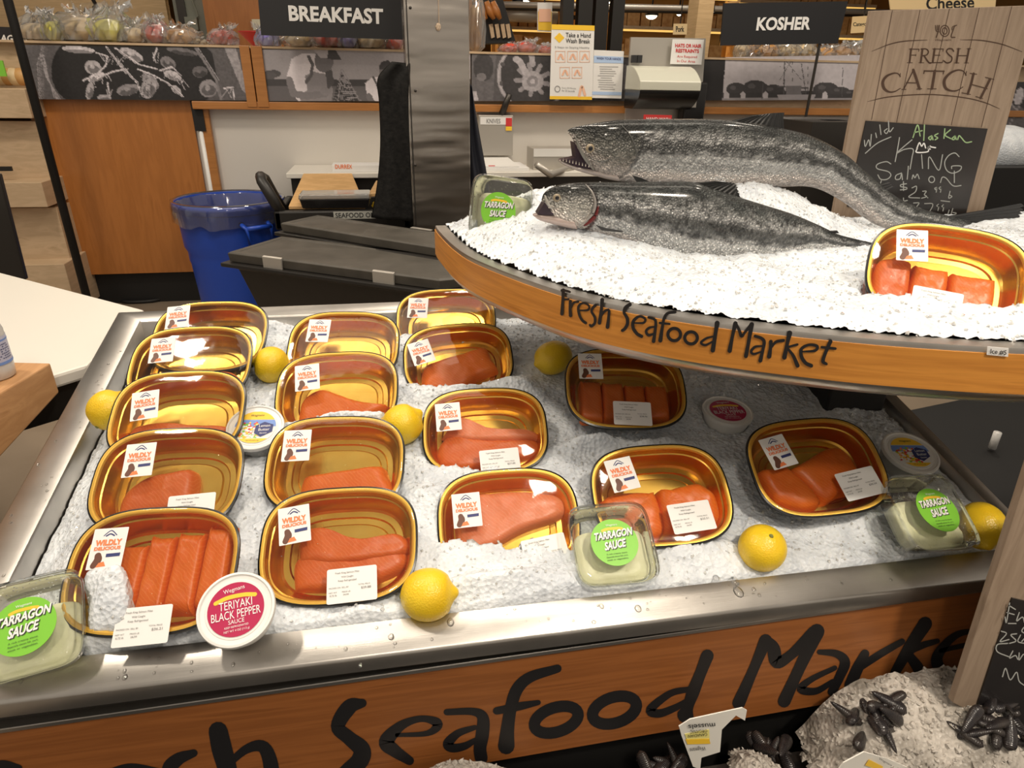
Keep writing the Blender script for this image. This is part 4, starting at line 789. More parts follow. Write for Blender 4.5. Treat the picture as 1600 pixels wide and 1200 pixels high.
m_=MB(); m_.box((-.62,-.09,.40),(1.22,.585,.470)); m_.build('bin_floor','dark',lb)
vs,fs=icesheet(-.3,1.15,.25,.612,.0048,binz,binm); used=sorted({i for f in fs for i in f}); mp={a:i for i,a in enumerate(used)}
i_=MB(); i_.add([vs[a] for a in used],[tuple(mp[a] for a in f) for f in fs]); tag(i_.build('crushed_ice','ice_shaded',auto=180),'mounds of greyish crushed ice heaped against the lettered panel over the mussels','ice',kind='stuff')
crystals(binz,-.2,1.1,.35,.61,5000,binm,'ice_chips','ice_shaded','loose chips on the greyish ice mounds over the mussels',lo=.002,hi=.006)
m=M['mussel']=mat('mussel',(.015,.014,.02),.20); noisecol(m,[(.006,.006,.010),(.045,.036,.03)],40); bump(m,'wave',120,.3,.001)
def mussel_mesh():
    mb=MB(); L_=.026; rs=[]
    for k in range(15):
        u=k/14; w_=.0145*(max(u,.0)**.6)*(max(0,1-u**5))**.5+.0004; h=w_*.62; x=(u-.5)*2*L_
        rs.append([(x,w_*cos(t)*(1 if cos(t)>0 else .75),h*sin(t)*(1-.12*(abs(sin(t))<.2))) for t in np.linspace(0,2*pi,18,endpoint=False)])
    mb.rings(rs); return mb
ms=None; rr=random.Random(4); cnt=0
spots=[]
for px0,px1,py0,py1,n in ((830,1080,1150,1200,34),(1178,1250,1100,1165,22),(1300,1375,1150,1200,16),(1480,1600,1100,1200,34)):
    for i in range(n):
        px,py=rr.uniform(px0,px1),rr.uniform(py0,py1); p=onP(px,py,.52); 
        if p[1]>.602 or p[1]<.2: continue
        z=float(binz(np.array([[p[0]]]),np.array([[p[1]]]))[0,0]); spots.append((p[0],p[1],max(.488,min(z,.58))+rr.uniform(0,.022)))
for x,y,z in spots:
    rot=Matrix.Rotation(rr.uniform(0,6.28),3,'Z')@Matrix.Rotation(rr.uniform(-.7,.7),3,'Y')@Matrix.Rotation(rr.uniform(-1,1),3,'X')
    if ms is None: 
        ms=mussel_mesh().build('mussel','mussel',smooth=True); tag(ms,'black mussel shell in the dark bin below the lettered wood panel','mussel','mussels in the lower bin'); o=ms
    else: o=ms.copy(); COL.objects.link(o)
    o.matrix_world=Matrix.Translation((x,y,z))@rot.to_4x4()
# mussels tag, read upside down
yc_=.575; root=thing('mussel_tag','white plastic mussels tag standing upside down against the lettered front panel','label tag',onY(1105,1160,yc_))
m_=MB(); m_.prism([onY(*p,yc_) for p in [(1083,1198),(1094,1202),(1096,1184),(1125,1175),(1128,1140),(1150,1118),(1164,1126),(1167,1110),(1160,1106),(1128,1113),(1078,1124),(1061,1135),(1065,1150)]],(0,.0015,0)); tg=m_.build('tag_body','card',root)
o_=lambda px,py:onY(px,py,yc_-.001)
t=MB(); t.prism([o_(1070,1147),o_(1075,1161),o_(1109,1157),o_(1108,1140)],(0,.0004,0)); t.build('pale_yellow_print',M.setdefault('pale_yellow',mat('pale_yellow',(.85,.76,.25),.5)),tg)
t=MB(); t.prism([o_(1071,1155),o_(1074,1163),o_(1110,1162),o_(1108,1154)],(0,-.0002,0)); t.build('yellow_ribbon_print','yellow_ink',tg)
oo=lambda px,py:onY(px,py,yc_-.0016)
t=MB(); text(t,'mussels',oo(1117,1129),oo(1075,1132),oo(1118,1136.5),off=.01); text(t,'ORGANIC',oo(1105,1139),oo(1078,1141),oo(1105,1144)); text(t,'CANADIAN',oo(1105,1145),oo(1075,1148),oo(1105,1149.5)); text(t,'Wegmans',oo(1102,1164),oo(1077,1167),oo(1103,1172)); t.build('lettering','ink',tg)
root=thing('mussel_tag','white plastic tag with a yellow stripe at the bottom photo edge in the shade-darkened ice','label tag',onY(1350,1190,.50))
m_=MB(); m_.prism([onY(*p,.50) for p in [(1300,1215),(1318,1192),(1350,1175),(1385,1185),(1420,1200),(1420,1220)]],(0,.0015,0)); tg=m_.build('tag_body','card',root)
t=MB(); t.prism([onY(*p,.4985) for p in [(1352,1196),(1376,1204),(1380,1198),(1358,1187)]],(0,.0004,0)); t.build('yellow_ribbon_print','yellow_ink',tg)
t=MB(); text(t,'Wegmans',onY(1372,1187,.4975),onY(1392,1198,.4975),onY(1374,1183,.4975)); t.build('lettering','ink',tg)

# ================================================ left foreground: white table, wood block, bottle
tb=thing('white_table','white topped work table left of the ice display','table',(-1.1,1.7,0))
tp=[(-.600,1.30),(-.600,1.640),(-1.097,2.036),(-1.75,2.56),(-2.35,1.9),(-1.05,.85)]
m_=MB(); m_.prism([(x,y,.872) for x,y in tp],(0,0,.028)); m_.build('table_top','white_top',tb,bevel=.006)
m_=MB(); m_.prism([(x*.98+dx,y,.80) for (x,y),dx in zip([(-.64,1.30),(-.64,1.6),(-1.1,1.96),(-1.72,2.45),(-2.25,1.9),(-1.08,.95)],[0]*6)],(0,0,.072)); m_.build('table_apron','dark_metal',tb)
for x,y in ((-.72,1.5),(-1.1,1.05),(-1.7,2.3),(-2.1,1.95)):
    m_=MB(); m_.box((x-.025,y-.025,0),(x+.025,y+.025,.80)); m_.build('leg','dark_metal',tb)
a=onP(79,567,.93); b=onP(0,614,.93); d=(b-a)/np.linalg.norm(b-a)
n_=np.array([d[1],-d[0],0]); 
if n_[0]>0: n_=-n_
e0=a; e1=a+d*.60; zb=lambda p:.625+TA*p[1]-.045
bx=thing('wood_block','reddish orange wood plank box at the left, carrying a squeeze bottle','box',(float(a[0])-.1,float(a[1])-.2,.8))
m_=MB(); P=[e0,e1,e1+n_*.22,e0+n_*.22]; bot=[(p[0],p[1],zb(p)) for p in P]; top=[(p[0],p[1],.93) for p in P]; m_.rings([bot,top]); m_.build('block_body','box_wood',bx,bevel=.003)
m_=MB(); q=e0+d*.02+n_*.06; m_.lathe([(.0035,0),(.0035,.0006),(.001,.0008)],(q[0],q[1],.93),12); m_.build('nail_head','dark_metal',bx)
q=onP(8,588,.93); bo=thing('squeeze_bottle','white bottle with a blue printed label standing on the wood block at the left','bottle',(float(q[0])-.012,float(q[1]),.93))
ox,oy=float(q[0])-.014,float(q[1]); m_=MB(); m_.lathe([(.026,0),(.030,.003),(.031,.02),(.031,.085),(.027,.10),(.016,.112),(.015,.118)],(ox,oy,.93),36); m_.build('bottle_body',M.setdefault('bottle_white',mat('bottle_white',(.62,.60,.58),.25)),bo,auto=50)
m_=MB(); m_.lathe([(.0315,.028),(.0316,.076)],(ox,oy,.93),36,cap=(False,False)); lb_=m_.build('bottle_label',M.setdefault('lav',mat('lav',(.55,.55,.70),.4)),bo,smooth=True)
m_=MB(); m_.lathe([(.0319,.028),(.0319,.033)],(ox,oy,.93),36,cap=(False,False)); m_.lathe([(.0319,.068),(.0319,.071)],(ox,oy,.93),36,cap=(False,False)); m_.build('label_stripes','blue_ink',lb_)
t=MB()
for k in range(7):
    z=.93+.038+.004*k
    for a0 in np.arange(-1.9,.1,.12):
        if rr.random()<.8: t.add([(ox+.0322*cos(a_),oy+.0322*sin(a_),z+dz) for a_,dz in ((a0,0),(a0+.085,0),(a0+.085,.0016),(a0,.0016))],[(0,1,2,3)])
t.build('fine_print','navy_ink',lb_)['kind']='stuff'
m_=MB(); m_.lathe([(.017,.116),(.017,.128),(.006,.134),(.004,.150)],(ox,oy,.93),24); m_.build('cap','white_plastic',bo,auto=50)

# ================================================ coolers, trash bin, cart
def coolerbox(lab,A,B,depth,z,under,inset=.035,latch=(.22,.72),far=False):
    A=np.array(A,float);B=np.array(B,float); u=(B-A)/np.linalg.norm(B-A); v=np.array([-u[1],u[0]]); Ln=np.linalg.norm(B-A)
    c=(A+B)/2+v*depth/2; root=thing('insulated_cooler',lab,'cooler',(c[0],c[1],0),'black insulated coolers')
    P=lambda a,b,zz:(*(A+u*a+v*b),zz)
    ch=.06
    def oct_(m0,zz,c_=ch): return [P(m0+c_*0,m0,zz),P(Ln-m0-c_,m0,zz),P(Ln-m0,m0+c_,zz),P(Ln-m0,depth-m0,zz),P(m0,depth-m0,zz)]
    m_=MB(); m_.rings([oct_(.16,0),oct_(.02,z-.08),oct_(-.03,z-.062),oct_(-.03,z-.045)]); m_.build('cooler_body','black_plastic',root,bevel=.004)
    m_=MB(); m_.rings([oct_(0,z-.043),oct_(-.004,z-.006),oct_(.004,z),oct_(.028,z),oct_(.032,z-.004)]); m_.build('cooler_lid','lid_plastic',root,bevel=.002)
    for f in latch:
        m_=MB(); a=Ln*f; m_.rings([[P(a-.05,-.012,z-.065),P(a+.05,-.012,z-.065),P(a+.05,-.012,z+.002),P(a-.05,-.012,z+.002)],[P(a-.05,-.006,z-.065),P(a+.05,-.006,z-.065),P(a+.05,.0,z+.006),P(a-.05,.0,z+.006)]]) if not far else m_.rings([[P(a-.06,depth-.01,z+.001),P(a+.06,depth-.01,z+.001),P(a+.06,depth+.012,z+.001),P(a-.06,depth+.012,z+.001)],[P(a-.06,depth-.01,z+.006),P(a+.06,depth-.01,z+.006),P(a+.06,depth+.012,z+.006),P(a-.06,depth+.012,z+.006)]])
        m_.build('latch','steel_wall',root,bevel=.002)
coolerbox('black insulated cooler nearer the ice display, two metal latches on its worn lid',(-.722,3.063),(.22,2.49),.355,.70,0)
coolerbox('black insulated cooler behind the one with two front latches, beside the steel column',(-.545,3.470),(.30,2.78),.25,.745,0,latch=(.62,),far=True)
tr=thing('trash_can','round blue plastic trash can with a clear liner, in front of the orange wood cabinet','trash can',(-.93,4.16,0)); c=(-.93,4.16,0)
m_=MB(); m_.lathe([(.235,0),(.24,.02),(.262,.40),(.268,.42),(.268,.47),(.282,.50),(.290,.70),(.305,.705),(.312,.73),(.306,.752),(.292,.752),(.286,.72),(.262,.40),(.24,.05)],c,56); m_.build('can_body','blue_plastic',tr,auto=35)
m_=MB()
rs=[]
for r0,z in ((.316,.64),(.318,.73),(.313,.758),(.300,.762),(.288,.74),(.25,.55),(.23,.40)):
    rs.append([(c[0]+(r0+(.012 if z<.7 else .004)*(vn(np.array(i*.9),np.array(z*9))-.5))*cos(2*pi*i/72),c[1]+(r0+(.02 if z<.7 else .004)*(vn(np.array(i*.9),np.array(z*9))-.5))*sin(2*pi*i/72),z+(.03*(vn(np.array(i*.4),np.array(3.))-.5) if z<.66 else 0)) for i in range(72)])
m_.rings(rs,cap=(False,False)); m_.build('clear_liner','liner',tr,smooth=True)
for az in (-55,125):
    q=R(az); u=np.array([cos(q),sin(q),0]); s=np.array([-sin(q),cos(q),0]); C=np.array(c)
    m_=MB(); m_.tube([C+u*.285+s*.075+np.array([0,0,.66]),C+u*.345+s*.07+np.array([0,0,.64]),C+u*.345+s*.065+np.array([0,0,.53]),C+u*.285+s*.065+np.array([0,0,.52])],.013,8); m_.tube([C+u*.285-s*.075+np.array([0,0,.66]),C+u*.345-s*.07+np.array([0,0,.64]),C+u*.345-s*.065+np.array([0,0,.53]),C+u*.285-s*.065+np.array([0,0,.52])],.013,8); m_.tube([C+u*.345+s*.07+np.array([0,0,.64]),C+u*.345-s*.07+np.array([0,0,.64])],.013,8); m_.build('handle','blue_plastic',tr,smooth=True)
# cart
ct=thing('utility_cart','black plastic utility cart labelled SEAFOOD ONLY between the trash can and the steel column','cart',(-.25,4.0,0))
A=onY(443,318,3.82); z0=.755
m_=MB(); m_.box((-.62,3.72,z0-.10),(.10,3.76,z0)); m_.box((-.62,4.20,z0-.10),(.10,4.24,z0)); m_.box((-.62,3.72,z0-.10),(-.58,4.24,z0)); m_.box((.06,3.72,z0-.10),(.10,4.24,z0)); m_.box((-.6,3.74,z0-.10),(.08,4.22,z0-.08)); m_.build('top_tray','black_plastic',ct,bevel=.012)
m_=MB(); m_.box((-.6,3.74,.15),(.08,4.22,.22)); m_.build('bottom_tray','black_plastic',ct,bevel=.012)
for x in (-.58,.03):
    for y in (3.76,4.18): m_=MB(); m_.box((x-.0,y-.0,.2),(x+.045,y+.045,z0-.08)); m_.build('leg','black_plastic',ct)
m_=MB(); m_.tube([(-.58,3.76,z0-.03),(-.62,3.76,z0+.06),(-.665,3.77,z0+.15),(-.675,3.82,z0+.165),(-.665,3.87,z0+.15),(-.60,3.90,z0-.02)],[.03,.03,.028,.03,.028,.03],10); m_.build('push_handle','black_plastic',ct,smooth=True)
for x in (-.55,.03):
    m_=MB(); m_.tube([(x,3.98,.06),(x,4.02,.06)],.06,16); m_.build('wheel','dark',ct)
m_=MB(); q=[(-.31,3.7185,z0-.045),(-.04,3.7185,z0-.045),(-.04,3.7185,z0-.005),(-.31,3.7185,z0-.005)]; m_.prism(q,(0,.001,0)); lb_=m_.build('cart_label',M.setdefault('greylab',mat('greylab',(.42,.42,.38),.5)),ct)
t=MB(); text(t,'SEAFOOD ONLY',(-.30,3.7175,z0-.038),(-.05,3.7175,z0-.038),(-.30,3.7175,z0-.012),off=.01); t.build('lettering','ink',lb_)
# things on the cart
m_=MB(); bz=z0+.015; m_.prism([(-.55,3.80,bz-.02),(-.14,3.78,bz-.02),(-.22,4.20,bz+.10),(-.50,4.20,bz+.10)],(0,0,.018)); tag(m_.build('cutting_board','board_wood',bevel=.003),'light brown cutting board lying tilted on the black cart','cutting board')
m_=MB(); m_.prism([(-.12,3.80,bz+.04),(.05,3.80,bz+.06),(.05,4.1,bz+.08),(-.08,4.1,bz+.07)],(0,0,.018)); tag(m_.build('cutting_board','board_wood',bevel=.003),'second brown cutting board at the right end of the black cart, beside the steel column','cutting board')
pn=thing('black_pan','shallow black glossy pan covered in clear wrap on the front edge of the cart','pan',(-.3,3.79,z0))
m_=MB(); m_.rings([[(-.47,3.735,z0+.01),(-.12,3.735,z0+.01),(-.12,3.87,z0+.01),(-.47,3.87,z0+.01)],[(-.48,3.725,z0+.06),(-.11,3.725,z0+.06),(-.11,3.88,z0+.06),(-.48,3.88,z0+.06)]]); m_.build('pan_body','black_coat',pn,bevel=.006)
m_=MB(); m_.rings([[(-.485,3.72,z0+.058),(-.105,3.72,z0+.058),(-.105,3.885,z0+.058),(-.485,3.885,z0+.058)],[(-.48,3.725,z0+.085),(-.11,3.725,z0+.085),(-.11,3.88,z0+.085),(-.48,3.88,z0+.085)]]); m_.build('clear_lid','bag',pn,bevel=.006)
m_=MB(); m_.ell((-.03,3.80,z0+.01),(.08,.04,.035),16,8,.08); tag(m_.build('yellow_cloth','yellow_ink',smooth=True),'crumpled yellow cloth on the cart under the second cutting board','cloth')

# ================================================ steel column and hanging coats
cl=thing('steel_column','brushed stainless steel clad square column rising behind the coolers','column',(.27,3.7,0))
x0,x1=onY(646,359,3.6)[0],onY(736,330,3.6)[0]; m_=MB(); m_.box((x0,3.6,0),(x1,3.92,3.9)); m_.build('cladding','column_steel',cl,bevel=.006)
m_=MB(); m_.box((x0+.012,3.597,0),(x0+.018,3.600,3.9)); m_.build('seam_strip','dark_metal',cl)
for px,py in ((649,142),(649,258),(641,12)):
    q=onY(px,py,3.597); m_=MB(); m_.ell(q,(.007,.004,.007),10,6); m_.build('rivet','dark_metal',cl)
q0=onY(686,0,3.59); q1=onY(686,36,3.585); q2=onY(685,42,3.585)
hk=thing('hanging_tag','tiny beige tag hanging on a string in front of the steel column','tag',tuple(q2))
m_=MB(); m_.tube([q0+(0,0,.3),q1],.0018,6); m_.build('string',M.setdefault('beige',mat('beige',(.55,.42,.30),.6)),hk); m_=MB(); m_.ell(q2,(.012,.006,.018),10,6,.2); m_.build('tag_body','beige',hk)
def cloth(name,mt,L_,R_,y,lab,cat,amp=.012,freq=3,n=44,m=34,thick=.03):
    A=resamp(L_,n);B=resamp(R_,n); mb=MB(); rs=[]
    for k in range(n):
        ring=[]
        for j in range(m): u=j/(m-1); p=A[k]*(1-u)+B[k]*u; P=onY(p[0],p[1],y); env=sin(pi*u)**.6; ring.append(P+np.array([0,-thick*env-amp*env*sin(freq*pi*u+1.5*sin(k*.12)),0]))
        for j in range(m): u=1-j/(m-1); p=A[k]*(1-u)+B[k]*u; P=onY(p[0],p[1],y); ring.append(P+np.array([0,.02*sin(pi*u),0]))
        rs.append(ring)
    mb.rings(rs); return tag(mb.build(name,mt,smooth=True),lab,cat)
m=M['coat_black']=mat('coat_black',(.008,.008,.008),.8); noisecol(m,[(.004,.004,.004),(.016,.015,.014)],40); bsdf(m).inputs['Specular IOR Level'].default_value=.25; bump(m,'noise',70,.6,.004)
M['coat_navy']=mat('coat_navy',(.010,.012,.022),.7)
cloth('hanging_coat','coat_black',[(612,96),(590,122),(592,160),(594,220),(590,280),(580,340)],[(648,100),(652,130),(652,180),(650,230),(650,290),(650,345)],3.63,'black quilted coat hanging on the left side of the steel column','coat')
cloth('hanging_apron','coat_navy',[(733,130),(733,180),(733,240),(733,300),(733,345)],[(737,135),(746,190),(755,240),(763,285),(772,345)],3.66,'dark navy apron hanging on the right side of the steel column','apron')

# ================================================ room
WY=4.62
m_=MB(); m_.box((-9,-6,-.05),(12,27,0)); struct(m_.build('floor','floor'))
m_=MB(); m_.box((-9,6.2,4.2),(12,27,4.3)); struct(m_.build('ceiling','ceil'))
m_=MB(); m_.box((-9,26.8,0),(12,27,4.2)); struct(m_.build('wall_back',M.setdefault('far_wall',mat('far_wall',(.42,.25,.09),.7))))
m_=MB(); m_.box((-9.1,3,0),(-9,27,4.2)); struct(m_.build('wall_left','plank_wood'))
m_=MB(); m_.box((12,3,0),(12.1,27,4.2)); struct(m_.build('wall_right','far_wall'))
# half height counter wall with trim and photo strip
ZT=float(onY(640,78,4.56)[2]); ZB=float(onY(500,160,4.56)[2])
xw0=float(onY(305,200,WY)[0]); xe=5.2
cw=thing('counter_wall','long half height white wall with wood trim at the back of the work area','counter wall',(1.5,WY,0))
m_=MB(); m_.box((xw0,WY,0),(xe,WY+.10,ZB)); m_.build('white_panel','white_wall',cw)
m_=MB(); m_.box((xw0-2.,4.60,ZB),(xe,4.70,ZT-.01)); m_.box((xw0-2,4.70,ZT-.05),(xe,5.4,ZT-.01)); csf=thing('counter_shelf','long pale shelf on top of the half wall carrying the bagged bread','shelf',(1.5,5.,ZB)); m_.build('shelf_board','shelf_wood',csf)
m_=MB(); m_.box((float(onY(300,165,4.54)[0]),4.54,ZB-.045),(xe,WY,ZB)); m_.build('ledge_trim','trim_wood',cw,bevel=.004)
m_=MB(); m_.box((xw0-2.,4.545,ZT-.012),(xe,4.62,ZT)); m_.build('front_edge','shelf_wood',csf)
a=float(onY(313,200,4.58)[0]); m_=MB(); m_.box((a,4.58,0),(a+.06,WY,ZB-.04)); m_.build('side_trim','trim_wood',cw,bevel=.003)
a0=float(onY(379,110,4.54)[0]); m_=MB(); m_.box((a0,4.535,ZB-.03),(a0+.055,4.60,ZT)); m_.box((a0+.062,4.535,ZB-.03),(a0+.125,4.60,ZT)); m_.build('photo_divider','trim_wood',csf,bevel=.002)
# orange wood cabinet door at left
zc0=float(onY(250,426,4.60)[2]); cx0=float(onY(60,160,4.60)[0]); cx1=float(onY(297,160,4.60)[0])
cb_=thing('wood_cabinet','tall orange wood cabinet front under the crab photograph, behind the blue trash can','cabinet',(.5*(cx0+cx1),4.6,0))
m_=MB(); m_.box((cx0,4.60,zc0),(cx1,4.66,ZB)); m_.build('door_panel','cabinet_wood',cb_)
m_=MB(); m_.box((cx0-.05,4.57,zc0),(cx0,4.66,ZB)); m_.build('edge_strip','trim_wood',cb_)
m_=MB(); m_.box((cx0-.03,4.64,0),(xw0-.01,4.70,zc0)); m_.build('toe_kick','dark',cb_)
m_=MB(); m_.tube([(cx1+.038,4.585,zc0*.5),(cx1+.038,4.585,ZB-.17)],.014,8); m_.build('white_pipe','white_plastic',cb_,smooth=True)
m_=MB(); m_.box((cx1+.01,4.57,ZB-.17),(cx1+.07,4.6,ZB)); m_.build('pipe_cover','dark',cb_)

# ---- printed photographs on the strip
class Cv:
    def __init__(s,x0,x1,y0,y1,base,res=.5):
        s.x0,s.y0,s.r=x0,y0,res; s.X,s.Y=np.meshgrid(np.arange(x0,x1,res),np.arange(y0,y1,res)); s.a=np.ones(s.X.shape+(3,))*np.array(base)
    def put(s,m,c): s.a[m]=np.array(c)
    def ell(s,cx,cy,a,b,c,rot=0):
        q=R(rot); dx=s.X-cx; dy=s.Y-cy; u=dx*cos(q)+dy*sin(q); v=-dx*sin(q)+dy*cos(q); s.put((u/a)**2+(v/b)**2<1,c); return s
    def ring(s,cx,cy,a,b,w,c):
        d=np.sqrt(((s.X-cx)/a)**2+((s.Y-cy)/b)**2); s.put(np.abs(d-1)<w/a,c); return s
    def poly(s,P,c):
        m=np.zeros(s.X.shape,bool); j=len(P)-1
        for i in range(len(P)):
            (xi,yi),(xj,yj)=P[i],P[j]
            if yi!=yj: m^=((yi>s.Y)!=(yj>s.Y))&(s.X<(xj-xi)*(s.Y-yi)/(yj-yi)+xi)
            j=i
        s.put(m,c); return s
    def line(s,P,w,c):
        for (x0,y0),(x1,y1) in zip(P[:-1],P[1:]):
            L2=(x1-x0)**2+(y1-y0)**2+1e-9; t=np.clip(((s.X-x0)*(x1-x0)+(s.Y-y0)*(y1-y0))/L2,0,1); s.put(np.hypot(s.X-x0-t*(x1-x0),s.Y-y0-t*(y1-y0))<w/2,c)
        return s
    def noise(s,k=.15,f=.12): s.a*=(1-k+2*k*fbm(s.X*f,s.Y*f,3))[...,None]; return s
def gr(v): return (v*1.0,v*.93,v*.98)
def mural(name,cv,quad,y,label,nx,ny=40):
    tl_,tr_,br_,bl2=[np.array(q,float) for q in quad]; mb=MB(); cols=[]
    for j in range(ny+1):
        for i in range(nx+1):
            u,v=i/nx,j/ny; p=(tl_*(1-u)+tr_*u)*(1-v)+(bl2*(1-u)+br_*u)*v; P=onY(p[0],p[1],y); mb.v.append(tuple(P)); jj=int(np.clip((p[1]-cv.y0)/cv.r,0,cv.a.shape[0]-1)); ii=int(np.clip((p[0]-cv.x0)/cv.r,0,cv.a.shape[1]-1)); cols.append(cv.a[jj,ii])
    for j in range(ny):
        for i in range(nx): a=j*(nx+1)+i; mb.f.append((a,a+nx+1,a+nx+2,a+1))
    n=len(mb.v); 
    ed=[i for i in range(nx+1)]+[j*(nx+1)+nx for j in range(1,ny+1)]+[ny*(nx+1)+i for i in range(nx-1,-1,-1)]+[j*(nx+1) for j in range(ny-1,0,-1)]
    for e in ed: mb.v.append((mb.v[e][0],mb.v[e][1]+.012,mb.v[e][2])); cols.append(cols[e])
    for k in range(len(ed)): a,b=ed[k],ed[(k+1)%len(ed)]; mb.f.append((a,b,n+(k+1)%len(ed),n+k))
    mb.f.append(tuple(range(n,n+len(ed)))[::-1]); mb.c=np.array(cols); o=mb.build(name,'print',org=tuple(onY(*((tl_+br_)/2),y))); tag(o,label,'photograph','black and white photographs along the back counter'); return o
c=Cv(30,395,65,162,gr(.12)); c.poly([(60,66),(120,66),(105,160),(85,160)],gr(.14))
c.ell(215,115,128,75,gr(.022)); c.ell(120,110,40,50,gr(.02))
for k in range(4): c.line([(62+k*2,160-0),(58+k*3,100),(66+k*3,72)],1.2,gr(.35-.05*k)); c.line([(95-k*3,156),(72+k,120),(62+2*k,85)],1.3,gr(.42))
c.poly([(330,72),(372,74),(390,157),(345,157)],gr(.13)); c.poly([(350,74),(368,74),(390,152),(378,140)],gr(.40)); c.line([(305,74),(322,100),(338,125),(345,156)],4,gr(.25)); c.line([(309,74),(326,100),(342,125)],1.2,gr(.45))
rg_=random.Random(3)
for cx,cy,a,b,rot,v in ((145,105,13,11,20,.33),(122,77,26,5,5,.42),(205,85,20,8,25,.36),(150,120,14,6,-20,.5),(140,142,6,14,10,.3),(235,128,15,9,40,.22),(200,140,18,9,-10,.2),(232,138,12,16,20,.3),(262,98,13,9,30,.16),(270,118,14,7,20,.4),(275,140,10,5,40,.38),(312,112,12,9,0,.10),(325,138,14,14,0,.22),(163,152,11,5,0,.28),(285,80,25,5,10,.12)):
    c.ell(cx,cy,a,b,gr(v*1.5),rot); c.ell(cx+1,cy+3,a*.8,b*.6,gr(v*.6),rot); c.ell(cx-1,cy-1,a*.3,b*.3,gr(v*1.7),rot)
for P in ([(165,72),(190,105),(215,130),(222,150)],[(180,75),(215,100),(245,108)],[(150,82),(168,88),(165,102),(155,112)],[(152,122),(175,112),(195,108)],[(130,125),(148,118)],[(240,90),(245,75)],[(215,108),(240,118),(262,130),(285,150)],[(168,130),(172,150)],[(250,110),(268,104),(282,118)],[(275,120),(285,128)],[(185,95),(205,120),(214,128)],[(350,138),(364,136),(366,155)]): c.line(P,2.8,gr(.72)); c.line([(x+1.2,y+1.5) for x,y in P],1.0,gr(.12)); [c.line([((P[0][0]+P[1][0])/2+q,(P[0][1]+P[1][1])/2),((P[0][0]+P[1][0])/2+q+rg_.uniform(-12,12),(P[0][1]+P[1][1])/2+rg_.uniform(5,16))],1.1,gr(.5)) for q in (-4,0,5)]
for k in range(7): c.line([(222+k*2.4,128),(218+k*3,152)],.8,gr(.35 if k%2 else .1))
c.noise(.4,.35); mural('crab_photograph',c,[(33,70),(377,75),(392,157),(57,155)],4.55,'black and white photograph of crabs in a basket, above the orange wood cabinet',260,60)
c=Cv(400,740,70,165,gr(.40)); c.poly([(400,124),(740,124),(740,135),(400,135)],gr(.07)); c.poly([(400,135),(740,135),(740,165),(400,165)],gr(.15))
c.ell(425,115,14,6,gr(.10)); c.ell(420,118,12,6,gr(.12))
SH=gr(.85); SK=gr(.20)
c.poly([(455,92),(470,84),(492,84),(508,95),(512,125),(510,158),(465,158),(455,140),(448,118)],SH); c.poly([(476,118),(490,112),(512,116),(520,140),(518,160),(470,160),(468,150),(480,140)],gr(.30))
c.line([(482,88),(488,100),(486,118),(478,128)],5,gr(.14)); c.ell(506,95,15,18,SK,0); c.poly([(492,78),(524,78),(534,94),(512,92),(498,86)],gr(.08)); c.poly([(490,78),(512,78),(512,90),(500,90)],gr(.55))
c.line([(452,125),(458,146),(480,150),(508,146)],11,gr(.24)); c.ell(508,142,8,7,gr(.28)); c.poly([(508,112),(518,108),(522,130),(512,140)],gr(.10))
c.poly([(520,155),(533,112),(560,158),(522,160)],gr(.05)); 
for k in range(12): c.line([(524+k*1.4,122+k*3),(540+k*2.2,120+k*3.3)],.7,gr(.4)); c.line([(520+k*3,158),(531+k*1.0,112+k*1)],.6,gr(.32))
c.line([(533,108),(528,158)],1.2,gr(.3)); c.line([(535,108),(562,158)],1.2,gr(.3)); c.ell(603,112,11,16,SK); c.poly([(592,104),(596,96),(606,94),(613,100),(612,108),(592,108)],gr(.06)); c.poly([(570,130),(582,120),(598,120),(612,130),(612,165),(576,165)],SH); c.line([(583,120),(592,140)],3,gr(.12)); c.line([(576,150),(582,162)],9,SK)
c.noise(.09,.5); mural('fisherman_photograph',c,[(403,77),(735,80),(735,158),(411,158)],4.55,'black and white photograph of two men in caps with a fishing net',260,60)
c=Cv(735,985,80,162,gr(.10)); c.poly([(735,84),(775,84),(770,162),(735,162)],gr(.14)); c.ell(755,105,16,22,gr(.06)); c.ell(752,120,8,6,gr(.2)); c.poly([(737,142),(744,142),(748,158),(738,158)],gr(.5))
c.ell(832,118,56,56,gr(.36)); c.ell(832,118,50,52,gr(.05)); c.ring(832,118,53,54,1.2,gr(.5))
for k in range(9):
    a=k*2*pi/9+.3; c.line([(832+10*cos(a),126+9*sin(a)),(832+26*cos(a),124+24*sin(a))],7,gr(.30))
c.line([(832,100),(830,84)],9,gr(.4)); c.line([(822,115),(812,96),(806,92)],10,gr(.46)); c.ell(832,127,17,16,gr(.40)); c.ell(832,127,9,9,gr(.25)); c.ell(832,127,4,4,gr(.5)); c.ell(785,100,4,3,gr(.1)); c.ell(783,130,3,4,gr(.1))
c.poly([(925,84),(985,84),(985,162),(925,162)],gr(.08)); c.ell(975,120,10,20,gr(.18)); c.noise(.3,.3); mural('winch_photograph',c,[(737,84),(982,86),(982,158),(737,158)],4.55,'black and white photograph of a round ship winch wheel, behind the hand wash poster',200,60)
c=Cv(1095,1350,84,162,gr(.03)); c.poly([(1134,84),(1350,84),(1350,162),(1128,162)],gr(.62))
for cx,cy,a,b in ((1150,140,16,11),(1180,138,20,13),(1208,142,18,10),(1290,140,20,12),(1312,143,16,8),(1330,146,14,6),(1262,148,26,7),(1235,148,20,7)): c.ell(cx,cy,a,b,gr(.07)); c.ell(cx-a*.3,cy-b*.3,a*.3,b*.3,gr(.13))
